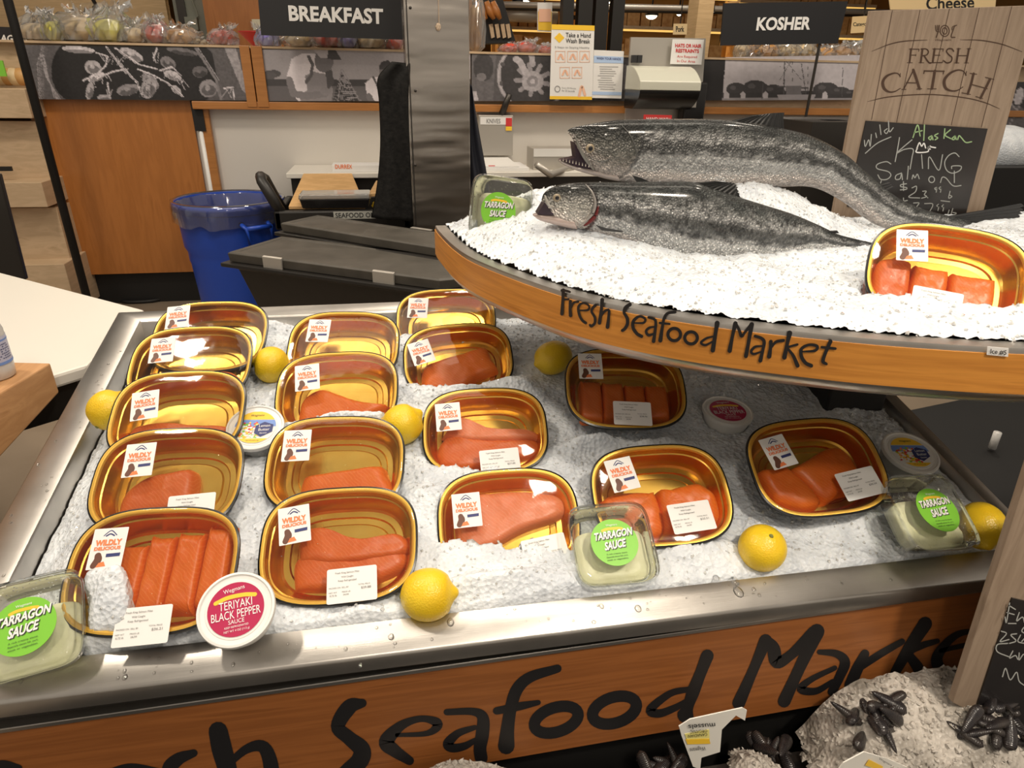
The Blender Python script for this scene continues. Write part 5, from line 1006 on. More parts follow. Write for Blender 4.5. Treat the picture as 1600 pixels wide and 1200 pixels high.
c.poly([(1128,144),(1345,146),(1345,156),(1128,156)],gr(.06)); c.poly([(1128,153),(1345,153),(1345,162),(1128,162)],gr(.35))
for x in (1131,1157,1192,1285): c.poly([(x,146),(x+4,142),(x+8,146),(x+8,154),(x,154)],gr(.6))
for P,w_ in (([(1226,92),(1224,152)],1.6),([(1252,100),(1260,152)],1.2),([(1238,90),(1238,140)],1.),([(1218,104),(1258,104)],1.),([(1220,120),(1250,120)],1.),([(1262,100),(1262,150)],.8),([(1317,106),(1315,150)],1.),([(1192,130),(1190,154)],1.),([(1215,135),(1262,137)],2.),([(1226,92),(1252,125)],.7),([(1238,92),(1218,125)],.7)): c.line(P,w_,gr(.12))
c.poly([(1214,148),(1275,147),(1270,156),(1218,156)],gr(.5)); c.poly([(1228,134),(1252,134),(1252,148),(1228,148)],gr(.25)); c.noise(.12,.2); mural('harbour_photograph',c,[(1098,90),(1348,86),(1338,156),(1096,157)],4.55,'black and white photograph of a fishing boat in a harbour, under the KOSHER sign',200,60)
c=Cv(1540,1640,130,206,gr(.05)); c.ell(1585,190,22,26,gr(.14)); c.ell(1592,150,7,14,gr(.6),20); c.line([(1570,150),(1600,185)],2,gr(.4)); c.line([(1600,150),(1575,200)],1.5,gr(.35)); c.noise(.3,.3)
mural('dark_photograph',c,[(1500,128),(1640,128),(1640,204),(1500,204)],4.55,'dark black and white photograph at the right photo edge, beyond the FRESH CATCH sign',50)

# ================================================ signs above the counter
def textpx(mb,body,bl,br,tl,y,off=.02): text(mb,body,onY(*bl,y),onY(*br,y),onY(*tl,y),off=off,lift=.0012)
def sign(name,label,quad,y,face,texts,cat='sign',th=.012,org=None,ink='white_ink'):
    P=[onY(*q,y) for q in quad]; root=thing(name,label,cat,tuple(sum(P)/len(P))); m_=MB(); m_.prism([P[3],P[2],P[1],P[0]],(0,th,0)); b=m_.build('sign_board',face,root)
    for k,(body,bl,br,tl,mt,off) in enumerate(texts):
        t=MB(); textpx(t,body,bl,br,tl,y-.0008,off); t.build('lettering',mt or ink,b)
    return root,b
M['sign_black']=mat('sign_black',(.012,.012,.014),.5)
r_,b=sign('breakfast_sign','black hanging sign reading BREAKFAST in white capitals, left of the steel column',[(400,-40),(628,-36),(633,62),(408,55)],4.35,'sign_black',[('BREAKFAST',(452,33),(599,38),(450,8),None,.035)])
m_=MB()
for x in (430,600): p=onY(x,-38,4.356); m_.tube([p,(p[0],p[1],4.2)],.004,6)
m_.build('hanger_rod','dark_metal',r_)
r_,b=sign('department_sign','black sign mostly hidden by the steel column, showing part of a white letter',[(612,-30),(700,-30),(700,58),(614,56)],4.5,'sign_black',[('FA',(622,38),(652,38),(622,14),None,.035)])
r_,b=sign('kosher_sign','black sign reading KOSHER in white capitals on a thin pole',[(1131,5),(1325,2),(1309,68),(1126,71)],4.3,'sign_black',[('KOSHER',(1181,48),(1265,46.5),(1184,27),None,.035)])
p=onY(1281,67,4.312); q=onY(1251.6,201,4.312); m_=MB(); m_.tube([p,(p[0],p[1],.0)],.009,8); m_.lathe([(.12,0),(.12,.015),(.02,.02)],(p[0],p[1],0),20); m_.build('pole','dark_metal',r_)
sign('aisle_sign','black sign behind the black pole at the far left, showing the white letters AGE',[(-40,40),(56,44),(58,72),(-40,72)],4.9,'sign_black',[('AGE',(1,65),(28,66),(1,54),None,.03)])
cs_=sign('cheese_sign','tan sign with black Cheese lettering above the FRESH CATCH board',[(1385,-40),(1560,-40),(1555,13),(1392,15)],6.0,'lit_sign',[('Cheese',(1447,16),(1522,13),(1447,-4),'ink',.02)])
sd_=sign('small_department_sign','small lit cream sign with black lettering left of the FRESH CATCH board',[(1333,26),(1366,24),(1364,50),(1330,52)],6.5,'lit_sign',[('Category',(1333,43),(1360,42),(1333,35),'ink',.02)])
pk_=sign('pork_sign','small cream sign reading Pork in black, hanging in the far store',[(1053,37),(1074,37),(1073,54),(1052,54)],7.5,'lit_sign',[('Pork',(1056,50),(1069,50),(1056,41),'ink',.03)])
r_,b=sign('hand_wash_poster','white and orange poster headed Take a Hand Wash Break, on the back counter',[(862,38),(929,40),(925,156),(859,155)],4.50,'paper',[('Take a Hand',(884,58),(923,59),(884,51),'ink',.01),('Wash Break',(884,67),(922,68),(884,60),'ink',.01),('5 Steps to Staying Healthy',(867,76),(921,77),(867,72),'grey_ink',0),('Every 30 Minutes',(878,139),(900,140),(878,136),'grey_ink',0),('for 20 Seconds',(878,143),(898,144),(878,140),'grey_ink',0)],cat='poster',th=.004)
yy=PY(4.4985)
m_=MB(); m_.prism([yy(p) for p in [(859,155),(925,156),(925,151),(859,150)]],(0,.0008,0)); m_.prism([yy(p) for p in [(862,46),(929,48),(929,40),(862,38)]],(0,.0008,0)); m_.prism([yy(p) for p in [(866,59),(874,67),(882,59),(874,51)]],(0,.0008,0)); m_.build('orange_print','yellow_ink',b)
for i,(x,y) in enumerate(((868,80),(887,80),(906,80),(875,105),(894,105))):
    m_=MB()
    for p,q in (((x,y),(x+15,y)),((x+15,y),(x+15,y+17)),((x+15,y+17),(x,y+17)),((x,y+17),(x,y))): stroke(m_,[p,q],.8,yy,.0005,(0,-1,0),sm=False)
    stroke(m_,[(x+4,y+12),(x+8,y+5),(x+12,y+12)],3,yy,.0006,(0,-1,0)); m_.build('step_picture','pale_orange',b)
m_=MB(); stroke(m_,[(905,150),(909,135),(914,148)],4,yy,.0006,(0,-1,0)); m_.build('hand_picture','pale_orange',b)
m_=MB(); stroke(m_,ringpts(871,139,4,4.5),1,yy,.0006,(0,-1,0),sm=False,closed=True); m_.build('clock_picture','grey_ink',b)
r_,b=sign('wash_your_hands_poster','smaller white and blue WASH YOUR HANDS sheet right of the orange hand wash poster',[(928,78),(975,80),(971,154),(925,153)],4.51,'paper',[('WASH YOUR HANDS',(932,93),(970,94.5),(932,89),'navy_ink',.02)],cat='poster',th=.003)
yy=PY(4.5085); m_=MB(); m_.prism([yy(p) for p in [(928,98),(974,99),(974,89),(928,87)]],(0,.0006,0)); m_.build('blue_print',M.setdefault('pale_blue',mat('pale_blue',(.45,.60,.85),.5)),b); m_=MB(); m_.prism([yy(p) for p in [(925,148),(971,149),(971,144),(925,143)]],(0,.0006,0)); m_.build('blue_print','pale_blue',b)
t=MB(); yy=PY(4.508)
for k in range(11): stroke(t,[(936+rr.uniform(-2,4),104+k*3.5),(960+rr.uniform(-6,6),104.5+k*3.5)],.7,yy,.0004,(0,-1,0),sm=False)
t.build('text_lines','grey_ink',b)
for rt,px,py,y in ((cs_,1440,-38,6.006),(sd_,1350,25,6.506),(pk_,1063,37,7.506)):
    p=onY(px,py,y); m_=MB(); m_.tube([p,(p[0],p[1],4.2)],.006,6); m_.build('hanger_rod','dark_metal',rt[0])
# steel splash panel with dispensers
dp=thing('dispenser_station','steel panel holding a paper towel dispenser and soap dispenser above the large salmon','dispenser station',tuple(onY(1045,130,4.45)))
P=[onY(*q,4.47) for q in [(986,58),(1103,60),(1092,215),(975,215)]]; m_=MB(); m_.prism([P[3],P[2],P[1],P[0]],(0,.02,0)); m_.build('back_panel','steel_wall',dp)
m_=MB(); prof=[(988,168),(984,150),(983,128),(986,110),(994,103),(1000,102)]
P0,P1=onY(984,102,4.40),onY(1069,170,4.40); xa,xb=P0[0],P1[0]; zt,zb_=P0[2],P1[2]; zm=onY(1020,141,4.25)[2]
def hull(z0_,z1_,f0,f1): pass
sec=lambda z:.215*min(1,max(0,(zt-z)/.09))**.5
zz=np.linspace(zt-.002,zm,12); fr2=[(4.46-.06-sec(z),z) for z in zz]
m_=MB(); m_.rings([[(x,y,z) for y,z in ([(4.46,zt)]+fr2+[(4.46,zm)])] for x in (xa,xa+.006,xb-.006,xb)]); m_.build('dispenser_cover',M.setdefault('ivory',mat('ivory',(.60,.60,.50),.3)),dp,bevel=.004,auto=40)
fr3=[(4.46-.275+.12*(max(0,(zm-z)/(zm-zb_)))**2.2,z) for z in np.linspace(zm,zb_,10)]
m_=MB(); m_.rings([[(x,y,z) for y,z in ([(4.46,zm)]+fr3+[(4.46,zb_)])] for x in (xa+.004,xb-.004)]); m_.build('dispenser_base','black_coat',dp,auto=40)
a=onY(1074,128,4.36); b2=onY(1098,200,4.36); m_=MB(); m_.box((a[0],4.36,b2[2]),(b2[0],4.46,a[2])); sd=m_.build('soap_dispenser','black_coat',dp,bevel=.012); m_=MB(); a=onY(1082,142,4.355); b2=onY(1087,168,4.355); m_.box((a[0],4.352,b2[2]),(b2[0],4.362,a[2])); m_.build('level_window','steel_wall',sd)
for x in (992,1000): a=onY(x-3,86,4.44); b2=onY(x+3,98,4.44); m_=MB(); m_.box((a[0],4.44,b2[2]),(b2[0],4.47,a[2])); m_.build('switch','ink',dp)
sign('hats_sign','white sign in red capitals HATS OR HAIR RESTRAINTS on the steel dispenser panel',[(1051,61),(1100,62),(1096,101),(1047,100)],4.44,'paper',[('HATS OR HAIR',(1055,74),(1096,75),(1055,68),'red_ink',.03),('RESTRAINTS',(1056,82),(1092,83),(1056,76),'red_ink',.03),('Are Required',(1058,91),(1089,92),(1058,86),'red_ink',0),('In Our Area',(1058,97),(1086,98),(1058,93),'red_ink',0)],th=.003)
sign('hand_wash_sign','small red HAND WASH sign just above the back of the large salmon',[(1006,179),(1050,180),(1049,200),(1004,199)],4.20,'red_ink',[('HAND WASH',(1010,188),(1047,189),(1010,183),None,.02)],th=.003)

# ================================================ back work counter and what stands on it
zc=float(onY(500,270,4.22)[2])
wc=thing('back_work_counter','white topped work counter along the white half wall','work counter',(.9,4.4,0))
m_=MB(); m_.box((-.60,4.20,zc-.03),(1.75,4.61,zc)); m_.build('counter_top','white_top',wc,bevel=.004)
m_=MB(); m_.box((-.58,4.24,0),(1.73,4.60,zc-.03)); m_.build('counter_base','dark_metal',wc)
def boxpx(name,lab,cat,x0p,y0p,x1p,y1p,y,dep,mt,bev=.003,bottom=None):
    a=onY(x0p,y0p,y); b_=onY(x1p,y1p,y); zb=b_[2] if bottom is None else bottom; root=thing(name,lab,cat,((a[0]+b_[0])/2,y+dep/2,zb)); m_=MB(); m_.box((a[0],y,zb),(b_[0],y+dep,a[2])); o=m_.build(name+'_body',mt,root,bevel=bev); return root,o,a,b_
r_,o,a,b_=boxpx('wrap_box','long white carton with orange lettering on the counter behind the cutting board','box',518,258,625,280,4.24,.14,'paper',bottom=zc)
t=MB(); z_=a[2]; text(t,'DURREX',(a[0]+.02,4.238,zc+.02),(a[0]+.12,4.238,zc+.02),(a[0]+.02,4.238,zc+.045),off=.02); t.build('lettering','orange_ink',o)
r_,o,a,b_=boxpx('knife_rack','stainless knife rack labelled KNIVES on the white wall right of the column','knife rack',748,180,801,243,4.50,.12,'steel_wall')
t=MB(); t.box((a[0]+.01,4.497,a[2]-.055),(b_[0]-.01,4.50,a[2]-.01)); l2=t.build('rack_label','paper',o); t=MB(); text(t,'KNIVES',(a[0]+.05,4.496,a[2]-.048),(a[0]+.14,4.496,a[2]-.048),(a[0]+.05,4.496,a[2]-.020),off=.01); t.build('lettering','grey_ink',l2)
t=MB(); p=onY(795,192,4.498); t.box((p[0]-.02,4.496,p[2]-.02),(p[0]+.02,4.499,p[2]+.03)); t.build('warning_sticker','red_ink',o); t=MB(); p=onY(795,199,4.496); t.box((p[0]-.02,4.494,p[2]-.02),(p[0]+.02,4.4955,p[2]+.005)); t.build('warning_sticker','yellow_ink',o)
p=onY(784,179,4.52); q=onY(796,147,4.50); kf=thing('knife','dark handled knife standing up out of the KNIVES rack','knife',tuple(p)); m_=MB(); m_.tube([p,q],[.022,.018],8); m_.build('handle','dark_metal',kf,smooth=True); m_=MB(); m_.box((p[0]-.012,4.519,p[2]-.06),(p[0]+.012,4.522,p[2])); m_.build('blade','steel_wall',kf)
r_,o,a,b_=boxpx('paper_stack','stack of white sheets and pads on the counter below the knife rack','paper stack',757,262,826,283,4.24,.30,'paper',bottom=zc)
t=MB(); t.prism([(a[0]+.01,4.25,a[2]+.001),(b_[0]-.06,4.25,a[2]+.001),(b_[0]-.09,4.50,a[2]+.03),(a[0]+.02,4.50,a[2]+.03)],(0,0,.004)); t.build('top_sheet','white_plastic',o)
t=MB(); t.box((a[0]+.03,4.26,a[2]+.006),(a[0]+.07,4.28,a[2]+.009)); t.build('red_print','red_ink',o)
r_,o,a,b_=boxpx('steel_bin','grey steel lidded box on the counter left of the large salmon head','steel box',834,233,910,290,4.30,.22,'steel_wall',bottom=zc)
t=MB(); t.box((a[0],4.297,a[2]-.045),(b_[0],4.30,a[2]+.003)); t.build('lid_edge','white_plastic',o)
m_=MB(); q=onY(885,292,4.22); m_.tube([onY(838,257,4.1),onY(860,273,4.14),(q[0],4.24,zc+.015),(q[0]+.05,4.3,zc-.005)],[.02,.022,.02,.02],10); tag(m_.build('faucet_lever','steel_wall',smooth=True),'long grey lever handle in front of the steel box, left of the fish','lever')
m_=MB(); a=onY(1270,190,3.42); b_=onY(1480,235,3.42); m_.box((a[0],3.42,0),(b_[0],3.9,a[2])); tag(m_.build('equipment_cabinet','dark_metal',bevel=.004),'dark grey metal cabinet behind the large salmon, left of the price board','cabinet')
a2=onY(1288,214,3.5); r_,o,_,_=boxpx('blue_bag','crumpled blue bag behind the back of the large salmon','bag',1288,205,1330,225,3.5,.15,'blue_ink',bev=.02,bottom=a[2])

# ================================================ groceries along the top of the counter
def grocery(name,lab,cat,px,py,y,rx,rz,body,bag=True,grp='bagged groceries on the back counter',ry=None):
    p=onY(px,py,y); zb=ZT; rz=max(rz,.02); ry=ry or rx*.8
    root=thing(name,lab,cat,(p[0],p[1],zb),grp); m_=MB(); m_.ell((p[0],p[1],zb+rz),(rx,ry,rz),18,10,.09); m_.build('food',body,root,smooth=True)
    if bag:
        m_=MB(); R_=random.Random(int(px)); rs=[]; lx,ly=R_.uniform(-.8,.8),R_.uniform(-.4,.2); hk=R_.uniform(.75,1.25)
        for k,(s,z) in enumerate(((.5,.0),(1.12,.2),(1.22,.9),(1.1,1.5),(.8,1.95),(.42,2.2),(.5,2.45),(.75,2.7))):
            ox,oy=lx*rx*max(0,k-3)*.22,ly*ry*max(0,k-3)*.2
            rs.append([(p[0]+ox+rx*s*cos(2*pi*i/28)*(1+.26*R_.uniform(-1,1)),p[1]+oy+ry*s*sin(2*pi*i/28)*(1+.26*R_.uniform(-1,1)),max(zb+.001,zb+rz*z*hk*(1+.16*R_.uniform(-1,1)))) for i in range(28)])
        m_.rings(rs,cap=(True,False)); m_.build('plastic_bag','bag',root)
M['bread']=mat('bread',(.55,.27,.08),.5); noisecol(M['bread'],[(.45,.20,.05),(.70,.42,.16)],14)
M['bread_pale']=mat('bread_pale',(.72,.55,.32),.5); M['yellow_pack']=mat('yellow_pack',(.80,.74,.10),.4); M['red_pack']=mat('red_pack',(.60,.06,.03),.35); M['violet_pack']=mat('violet_pack',(.26,.22,.62),.35)
for lab,px,y,rx,rz,b in (('bagged pale roll at the far left of the counter, beside the black pole',62,4.8,.09,.05,'bread_pale'),('yellow wrapped packet second from the black pole on the counter',90,4.75,.055,.055,'yellow_pack'),('long bagged pale loaf above the crab photo',135,4.85,.16,.07,'bread_pale'),('bagged bun with yellow print above the middle of the crab photo',178,4.75,.10,.065,'yellow_pack'),('bagged item with clear peaked wrap above the crab photo',212,4.75,.085,.045,'bread_pale'),('small bagged red packet above the crab photo',250,4.75,.075,.055,'red_pack'),('bagged orange brown pastry above the right end of the crab photo',283,4.75,.10,.045,'bread'),('small clear pack above the right corner of the crab photo',310,4.75,.05,.02,'bread_pale'),('red and white packet right of the grey steel post',350,4.75,.07,.045,'red_pack')): grocery('bagged_bread',lab,'bread',px,70,y,rx,rz,b)
for lab,px,y,rx,rz,b in (('violet pack under the left end of the BREAKFAST sign',420,4.72,.06,.05,'violet_pack'),('clear bagged roll with a violet label under the BREAKFAST sign',470,4.75,.09,.055,'bread_pale'),('pink red wrapped tray under the middle of the BREAKFAST sign',520,4.75,.12,.055,'red_pack'),('violet and red packet under the middle of the BREAKFAST sign',545,4.68,.05,.05,'violet_pack'),('large clear bag under the right end of the BREAKFAST sign',575,4.75,.10,.05,'bread_pale'),('red bowl shaped pack beside the steel column',612,4.78,.07,.045,'red_pack')): grocery('bagged_grocery',lab,'packed food',px,74,y,rx,rz,b)
for lab,px,y,rx,rz,b in (('orange wrapped flowers shaped pack right of the steel column',742,4.8,.05,.14,'bread'),('red packet left of three above the winch photo',797,4.75,.06,.03,'red_pack'),('middle red packet above the winch photo',822,4.75,.07,.035,'red_pack'),('red packet nearest the hand wash poster',850,4.75,.06,.025,'red_pack'),('glass shaped clear pack under the left of the KOSHER sign',1160,4.75,.05,.05,'bread_pale'),('golden loaf under the left of the KOSHER sign',1178,4.75,.07,.05,'bread'),('brown loaf in a clear bag under the KOSHER sign',1198,4.72,.085,.05,'bread'),('foil wrapped loaf under the middle of the KOSHER sign',1228,4.75,.10,.05,'bread_pale'),('clear bagged loaf left of the KOSHER pole',1257,4.75,.085,.055,'bread_pale'),('golden bagged loaf right of the KOSHER pole',1290,4.75,.08,.045,'bread'),('brown roll bag nearest the FRESH CATCH board',1318,4.75,.10,.05,'bread'),('pale bagged roll touching the FRESH CATCH board',1340,4.8,.07,.055,'bread_pale')): grocery('bagged_bread',lab,'bread',px,80,y,rx,rz,b)
m_=MB(); p=onY(408,65,5.0); m_.lathe([(.04,0),(.05,.01),(.13,.09),(.135,.095),(.12,.085),(.04,.015)],(p[0],p[1],ZT),28,cap=(True,True)); tag(m_.build('red_bowl','red_ink',smooth=True),'dark red bowl on the counter at the left end of the BREAKFAST sign','bowl')
# bins of rolls at the far left
sb=thing('stepped_wood_shelf','pale wood stepped produce shelf at the far left behind the black pole','shelf',(-2.6,4.5,0))
zs=[onY(25,139,4.35)[2],onY(25,187,4.3)[2],onY(25,290,4.2)[2],onY(40,330,4.2)[2],onY(80,425,4.1)[2]]
xe_=float(onY(50,160,4.42)[0])-.02
m_=MB(); m_.box((-4.2,4.42,zs[1]),(xe_,5.4,zs[0])); m_.build('upper_tray_front','shelf_wood',sb,bevel=.004)
m_=MB(); m_.box((-4.2,4.50,zs[2]),(xe_-.02,5.4,zs[1]-.02)); m_.build('back_panel','shelf_wood',sb)
m_=MB(); m_.box((-4.2,4.32,zs[3]),(xe_,5.3,zs[2])); m_.build('middle_tray_front','shelf_wood',sb,bevel=.004)
m_=MB(); m_.box((-4.2,4.42,zs[4]),(xe_,5.3,zs[3]-.02)); m_.build('lower_back_panel','shelf_wood',sb)
m_=MB(); m_.box((-4.2,4.28,.05),(xe_+.02,5.3,zs[4])); m_.build('bottom_tray_front','shelf_wood',sb,bevel=.004)
m_=MB(); m_.box((-4.2,4.36,0),(xe_,5.3,.05)); m_.build('plinth','dark',sb)
m_=MB(); p=onY(8,264,4.40); m_.box((p[0]-.2,4.40,p[2]-.012),(p[0]+.03,4.42,p[2]+.012)); m_.build('price_rail','dark',sb)
rr2=random.Random(9); k=0
for row in range(3):
    for i in range(4):
        px=3+i*11+row*2; p=onY(px,120-row*16,4.62+.12*row); root_=None; m_=MB(); m_.ell((p[0],p[1],p[2]),(.06,.06,.05),14,8,.04)
        tag(m_.build('bread_roll','bread' if (i+row)%2 else 'bread_pale',smooth=True),'round golden roll piled in the tray at the far left photo edge','bread','rolls piled at the far left')
m_=MB(); p=onY(3,110,4.5); m_.box((p[0]-.08,4.49,p[2]-.03),(p[0]+.02,4.50,p[2]+.05)); tag(m_.build('green_price_tag','green_print'),'small green tag in front of the rolls at the far left photo edge','tag')
p=onY(60,180,4.12); m_=MB(); m_.tube([(p[0],4.12,0),(p[0],4.12,4.0)],.022,12); tag(m_.build('black_pole','dark',smooth=True),'slim black vertical pole left of the orange wood cabinet','pole')
q=onY(150,20,5.2); m_=MB(); m_.tube([onY(142,0,5.2)+(-.15,0,.5),onY(166,39,5.2)],.012,8); tag(m_.build('black_rod','dark',smooth=True),'thin black slanted rod in front of the plank wall above the crab photo','rod')
m_=MB(); P=[onY(*p,3.0) for p in [(-30,270),(-2,272),(40,438),(-30,436)]]; m_.prism([P[3],P[2],P[1],P[0]],(0,.03,0)); tag(m_.build('dark_post','dark_metal',bevel=.006),'dark scuffed post at the left photo edge behind the white table','post')
m_=MB(); P=smoothpts([(150,452),(185,468),(200,472),(240,470),(275,462),(330,458)],5); m_.tube([onP(x,y,.012) for x,y in P],.012,8); tag(m_.build('floor_hose','dark',smooth=True),'black hose lying on the floor between the white table and the trash can','hose')

# ================================================ deeper store
def slab(name,lab,cat,quad,y,mt,th=.1,grp=None):
    P=[onY(*q,y) for q in quad]; m_=MB(); m_.prism([P[3],P[2],P[1],P[0]],(0,th,0)); return tag(m_.build(name,mt,org=tuple(P[3])),lab,cat,grp)
m_=MB(); a=onY(-60,80,7.2); b_=onY(272,80,7.2); m_.box((a[0],7.2,0),(b_[0],7.3,4.2)); tag(m_.build('plank_partition','plank_wood'),'tall pale wood plank partition above the crab photograph','partition')
a=onY(276,40,7.0); b_=onY(322,40,7.0); rt=thing('grey_steel_post','grey green boxed steel post between the plank partition and the orange wood panel','post',((a[0]+b_[0])/2,7.05,0)); m_=MB(); m_.box((a[0],7.0,0),(b_[0],7.25,4.2)); m_.build('post_body',M.setdefault('greygreen',mat('greygreen',(.20,.21,.17),.5)),rt)
m_=MB(); m_.box((a[0]+.03,6.98,0),(a[0]+.10,7.0,4.2)); m_.build('dark_edge','dark_metal',rt); m_=MB(); p=onY(302,37,6.97); m_.box((p[0]-.06,6.94,p[2]-.05),(p[0]+.04,7.0,p[2]+.05)); m_.tube([p,p+(.05,0,.06),p+(.02,0,.18),p+(.06,0,.22)],.008,6); m_.build('junction_box','greygreen',rt)
a=onY(322,40,6.9); b_=onY(405,40,6.9); m_=MB(); m_.box((a[0],6.9,0),(b_[0]+1.4,7.1,4.2)); tag(m_.build('orange_wood_partition','cabinet_wood'),'orange brown wood partition behind the left end of the BREAKFAST sign','partition')
slab('light_switch_plate','small cream switch plate on the orange brown partition beside the BREAKFAST sign','switch plate',[(393,30),(408,30),(410,47),(396,47)],6.85,'cream',.02)
a=onY(737,40,6.6); m_=MB(); b_=onY(748,40,6.6); m_.box((a[0]-.1,6.6,0),(b_[0]-.02,6.8,4.2)); tag(m_.build('wood_post','trim_wood'),'narrow orange wood post just right of the steel column','post')
kr=thing('board_rack','dark rack holding wood boards, seen over the counter right of the steel column','rack',tuple(onY(775,60,6.2)))
P=[onY(*q,6.2) for q in [(746,0),(786,0),(806,66),(756,68)]]; m_=MB(); m_.prism([P[3],P[2],P[1],P[0]],(0,.3,0)); m_.build('rack_frame','dark',kr)
for i,x in enumerate((764,773,782,790)):
    P=[onY(*q,6.17) for q in [(x,38),(x+6,37),(x+9,58),(x+4,60)]]; m_=MB(); m_.prism([P[3],P[2],P[1],P[0]],(0,.03,0)); m_.build('board','shelf_wood',kr)
for i,x in enumerate((748,760,770)):
    m_=MB(); m_.tube([onY(x,2,6.1),onY(x+5,18,6.1),onY(x+12,30,6.1)],[.02,.035,.015],8); m_.build('hanging_tool','cabinet_wood',kr,smooth=True)
r_,b=sign('flower_poster','orange and white picture poster hanging left of the hand wash poster',[(840,4),(863,4),(862,50),(840,49)],6.0,'paper',[],cat='poster')
m_=MB(); P=[onY(*q,5.995) for q in [(841,18),(862,18),(862,48),(841,47)]]; m_.prism([P[3],P[2],P[1],P[0]],(0,.003,0)); m_.build('orange_picture','yellow_ink',b); p=onY(851,4,6.005); m_=MB(); m_.tube([p,(p[0],p[1],4.2)],.006,6); m_.build('hanger_rod','dark_metal',r_); m_=MB(); P=[onY(*q,5.99) for q in [(842,14),(861,14),(861,34),(842,34)]]; m_.prism([P[3],P[2],P[1],P[0]],(0,.003,0)); m_.build('pink_picture','pale_orange',b)
for i,(x0p,x1p,b0) in enumerate(((879,896,70),(903,925,70),(929,950,80),(955,975,80))):
    a=onY(x0p,30,5.8+.01*i); b_=onY(x1p,30,5.8); m_=MB(); m_.box((a[0],5.8,0),(b_[0],5.9,4.0)); tag(m_.build('black_panel_post','dark'),['first','second','third','fourth'][i]+' from the left of four black upright panels behind the hand wash posters','post','black upright panels')
a=onY(1088,40,8.5); b_=onY(1112,40,8.5); m_=MB(); m_.box((a[0],8.5,0),(b_[0],8.8,4.2)); tag(m_.build('wood_column','plank_wood'),'plain wood column in the far store left of the KOSHER sign','column')
# lit cases and shelving in the far store
M['glow_shelf']=mat('glow_shelf',(.70,.42,.12),.5)
for i,(xa,xb,y) in enumerate(((2.0,3.6,13.),(3.9,6.0,12.),(6.3,9.0,12.5),(-1.2,.2,15.),(.6,1.8,14.))):
    rt=thing('lit_shelf_unit',('yellow lit shelving far behind the hand wash posters','yellow lit shelving far behind the dispenser station','yellow lit shelving far behind the KOSHER sign','yellow lit shelving far behind the BREAKFAST sign','yellow lit shelving just right of the steel column, far back')[i],'shelving',(xa,y,0),'lit shelf units deep in the store')
    m_=MB(); m_.box((xa,y+.5,0),(xb,y+.6,3.3)); m_.build('back_board','glow_shelf',rt)
    for z in (.5,1.1,1.7,2.2,2.7,3.2): 
        m_=MB(); m_.box((xa,y,z),(xb,y+.5,z+.05)); m_.build('shelf','shelf_wood',rt); m_=MB(); m_.box((xa,y+.02,z-.03),(xb,y+.05,z)); m_.build('light_strip','case_glow',rt)
    m_=MB(); R3=random.Random(i)
    for z in (.55,1.15,1.75,2.25,2.75):
        x=xa+.05
        while x<xb-.15: w_=R3.uniform(.1,.3); h=R3.uniform(.15,.38); m_.box((x,y+.05,z),(x+w_*.9,y+.4,z+h)); x+=w_
    o=m_.build('stocked_goods','bread',rt); o['kind']='stuff'
# ceiling lamps, ducts, rails in the distance
R5=random.Random(21); lampn=0
def lamp(px,py,y,big=1.,lab=None):
    global lampn
    p=onY(px,py,y); rt=thing('track_light',lab,'light',tuple(p),'small track lights deep in the store'); m_=MB(); m_.lathe([(.04*big,.12),(.06*big,.10),(.07*big,0)],tuple(p-(0,0,.0)),12,cap=(True,False)); m_.build('lamp_housing','dark',rt,smooth=True); m_=MB(); m_.ell(p,(.055*big,.055*big,.03*big),12,8); m_.build('bulb','lamp_glow',rt,smooth=True); m_=MB(); m_.tube([p+(0,0,.11),(p[0],p[1],4.2)],.012,6); m_.build('stem','dark',rt)
for px,py,y,b,lab in ((1018,25,11.,1.5,'bright far lamp above the steel dispenser panel'),(1061,23,11.5,.6,'small far lamp left of the wood column'),(1107,19,9.,1.1,'lamp just left of the KOSHER sign top'),(888,55,19.,1.3,'tiny far lamp between the first two black uprights'),(1004,55,19.,1.3,'tiny far lamp over the left corner of the steel dispenser panel'),(1033,56,19.5,1.3,'tiny far lamp over the middle of the steel dispenser panel'),(809,4,10.5,1.2,'lamp at the top photo edge right of the steel column'),(817,2,10.8,1.6,'brighter lamp at the top photo edge right of the steel column'),(831,17,14.,.9,'small lamp beside the hanging picture poster'),(954,4,10.,1.,'lamp at the top edge between the black uprights'),(900,25,14.,1.,'lamp between the second black upright and the first'),(1345,42,12.,1.,'lamp between the KOSHER sign and the FRESH CATCH board')): lamp(px,py,y,b,lab)
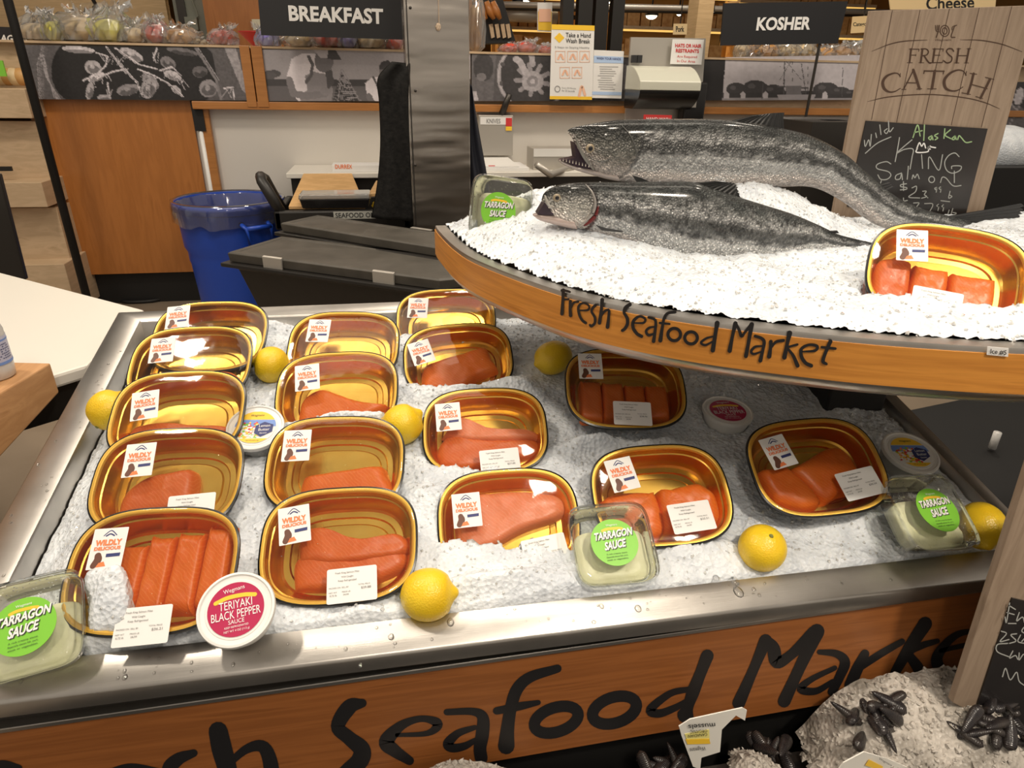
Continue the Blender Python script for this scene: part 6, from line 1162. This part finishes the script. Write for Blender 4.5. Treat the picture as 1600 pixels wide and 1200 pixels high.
p=onY(820,24,12.5); m_=MB(); m_.tube([(p[0],12.5,p[2]+.1),(p[0],12.5,4.2)],.02,6); m_.tube([onY(790,22,12.5)+(-.3,0,0),onY(870,26,12.5)],.11,14); tag(m_.build('air_duct','steel_wall',smooth=True),'pale round air duct in the far store right of the steel column','duct')
for i,(x0p,yp,x1p,y) in enumerate(((740,8,1130,9.5),(740,13,1130,10.5),(800,36,1130,16.),(975,30,1130,13.))):
    m_=MB(); m_.tube([onY(x0p,yp,y)-(1,0,0),onY(x1p,yp,y)+(3,0,0)],.035,8); tag(m_.build('ceiling_rail','dark_metal' if i%2 else 'steel_wall',smooth=True),['highest pale rail near the top photo edge','dark rail just under the highest pale rail','lowest pale rail in the far store','dark rail above the steel dispenser panel'][i],'rail')
# right side: white heap and dark case beyond the sign
m_=MB(); a=onY(1548,262,2.7); b_=onY(1800,262,2.7); m_.box((a[0],2.7,0),(b_[0]+1.5,3.4,a[2])); rt=thing('dark_display_case','black fronted display case at the right photo edge behind the fish tails','display case',(a[0]+.8,2.7,0)); m_.build('case_body','dark',rt,bevel=.004)
m_=MB(); m_.box((a[0],2.69,a[2]-.30),(b_[0]+1.5,2.70,a[2]-.285)); m_.build('front_rail','dark_metal',rt)
m_=MB(); 
for k in range(3): c0=(a[0]+.25+k*.45,3.0,a[2]+.04); m_.ell(c0,(.30,.22,.13),20,10,.04)
tag(m_.build('ice_heap','ice',smooth=True),'white ice heap on the dark case at the right photo edge','ice',kind='stuff')
P=[onP(1433,638,.32),onP(1520,620,.32)]; d=P[1]-P[0]; m_=MB(); q0=P[0]-d*1.2; q1=P[1]+d*6; n2=np.array([d[1],-d[0],0]); n2/=np.linalg.norm(n2); 
m_.prism([(q0[0],q0[1],.0),(q0[0]+n2[0]*1.6,q0[1]+n2[1]*1.6,.0),(q1[0]+n2[0]*1.6,q1[1]+n2[1]*1.6,.0),(q1[0],q1[1],.0)],(0,0,.32)); lc=thing('low_black_case','low black case on the floor right of the ice display','case',tuple(q0[:2])+(0.,)); m_.build('case_body','dark',lc,bevel=.004)
p=onP(1550,700,.33); m_=MB(); m_.tube([p,p+(.0,0,.06)],.012,10); m_.build('white_knob','white_plastic',lc,smooth=True)
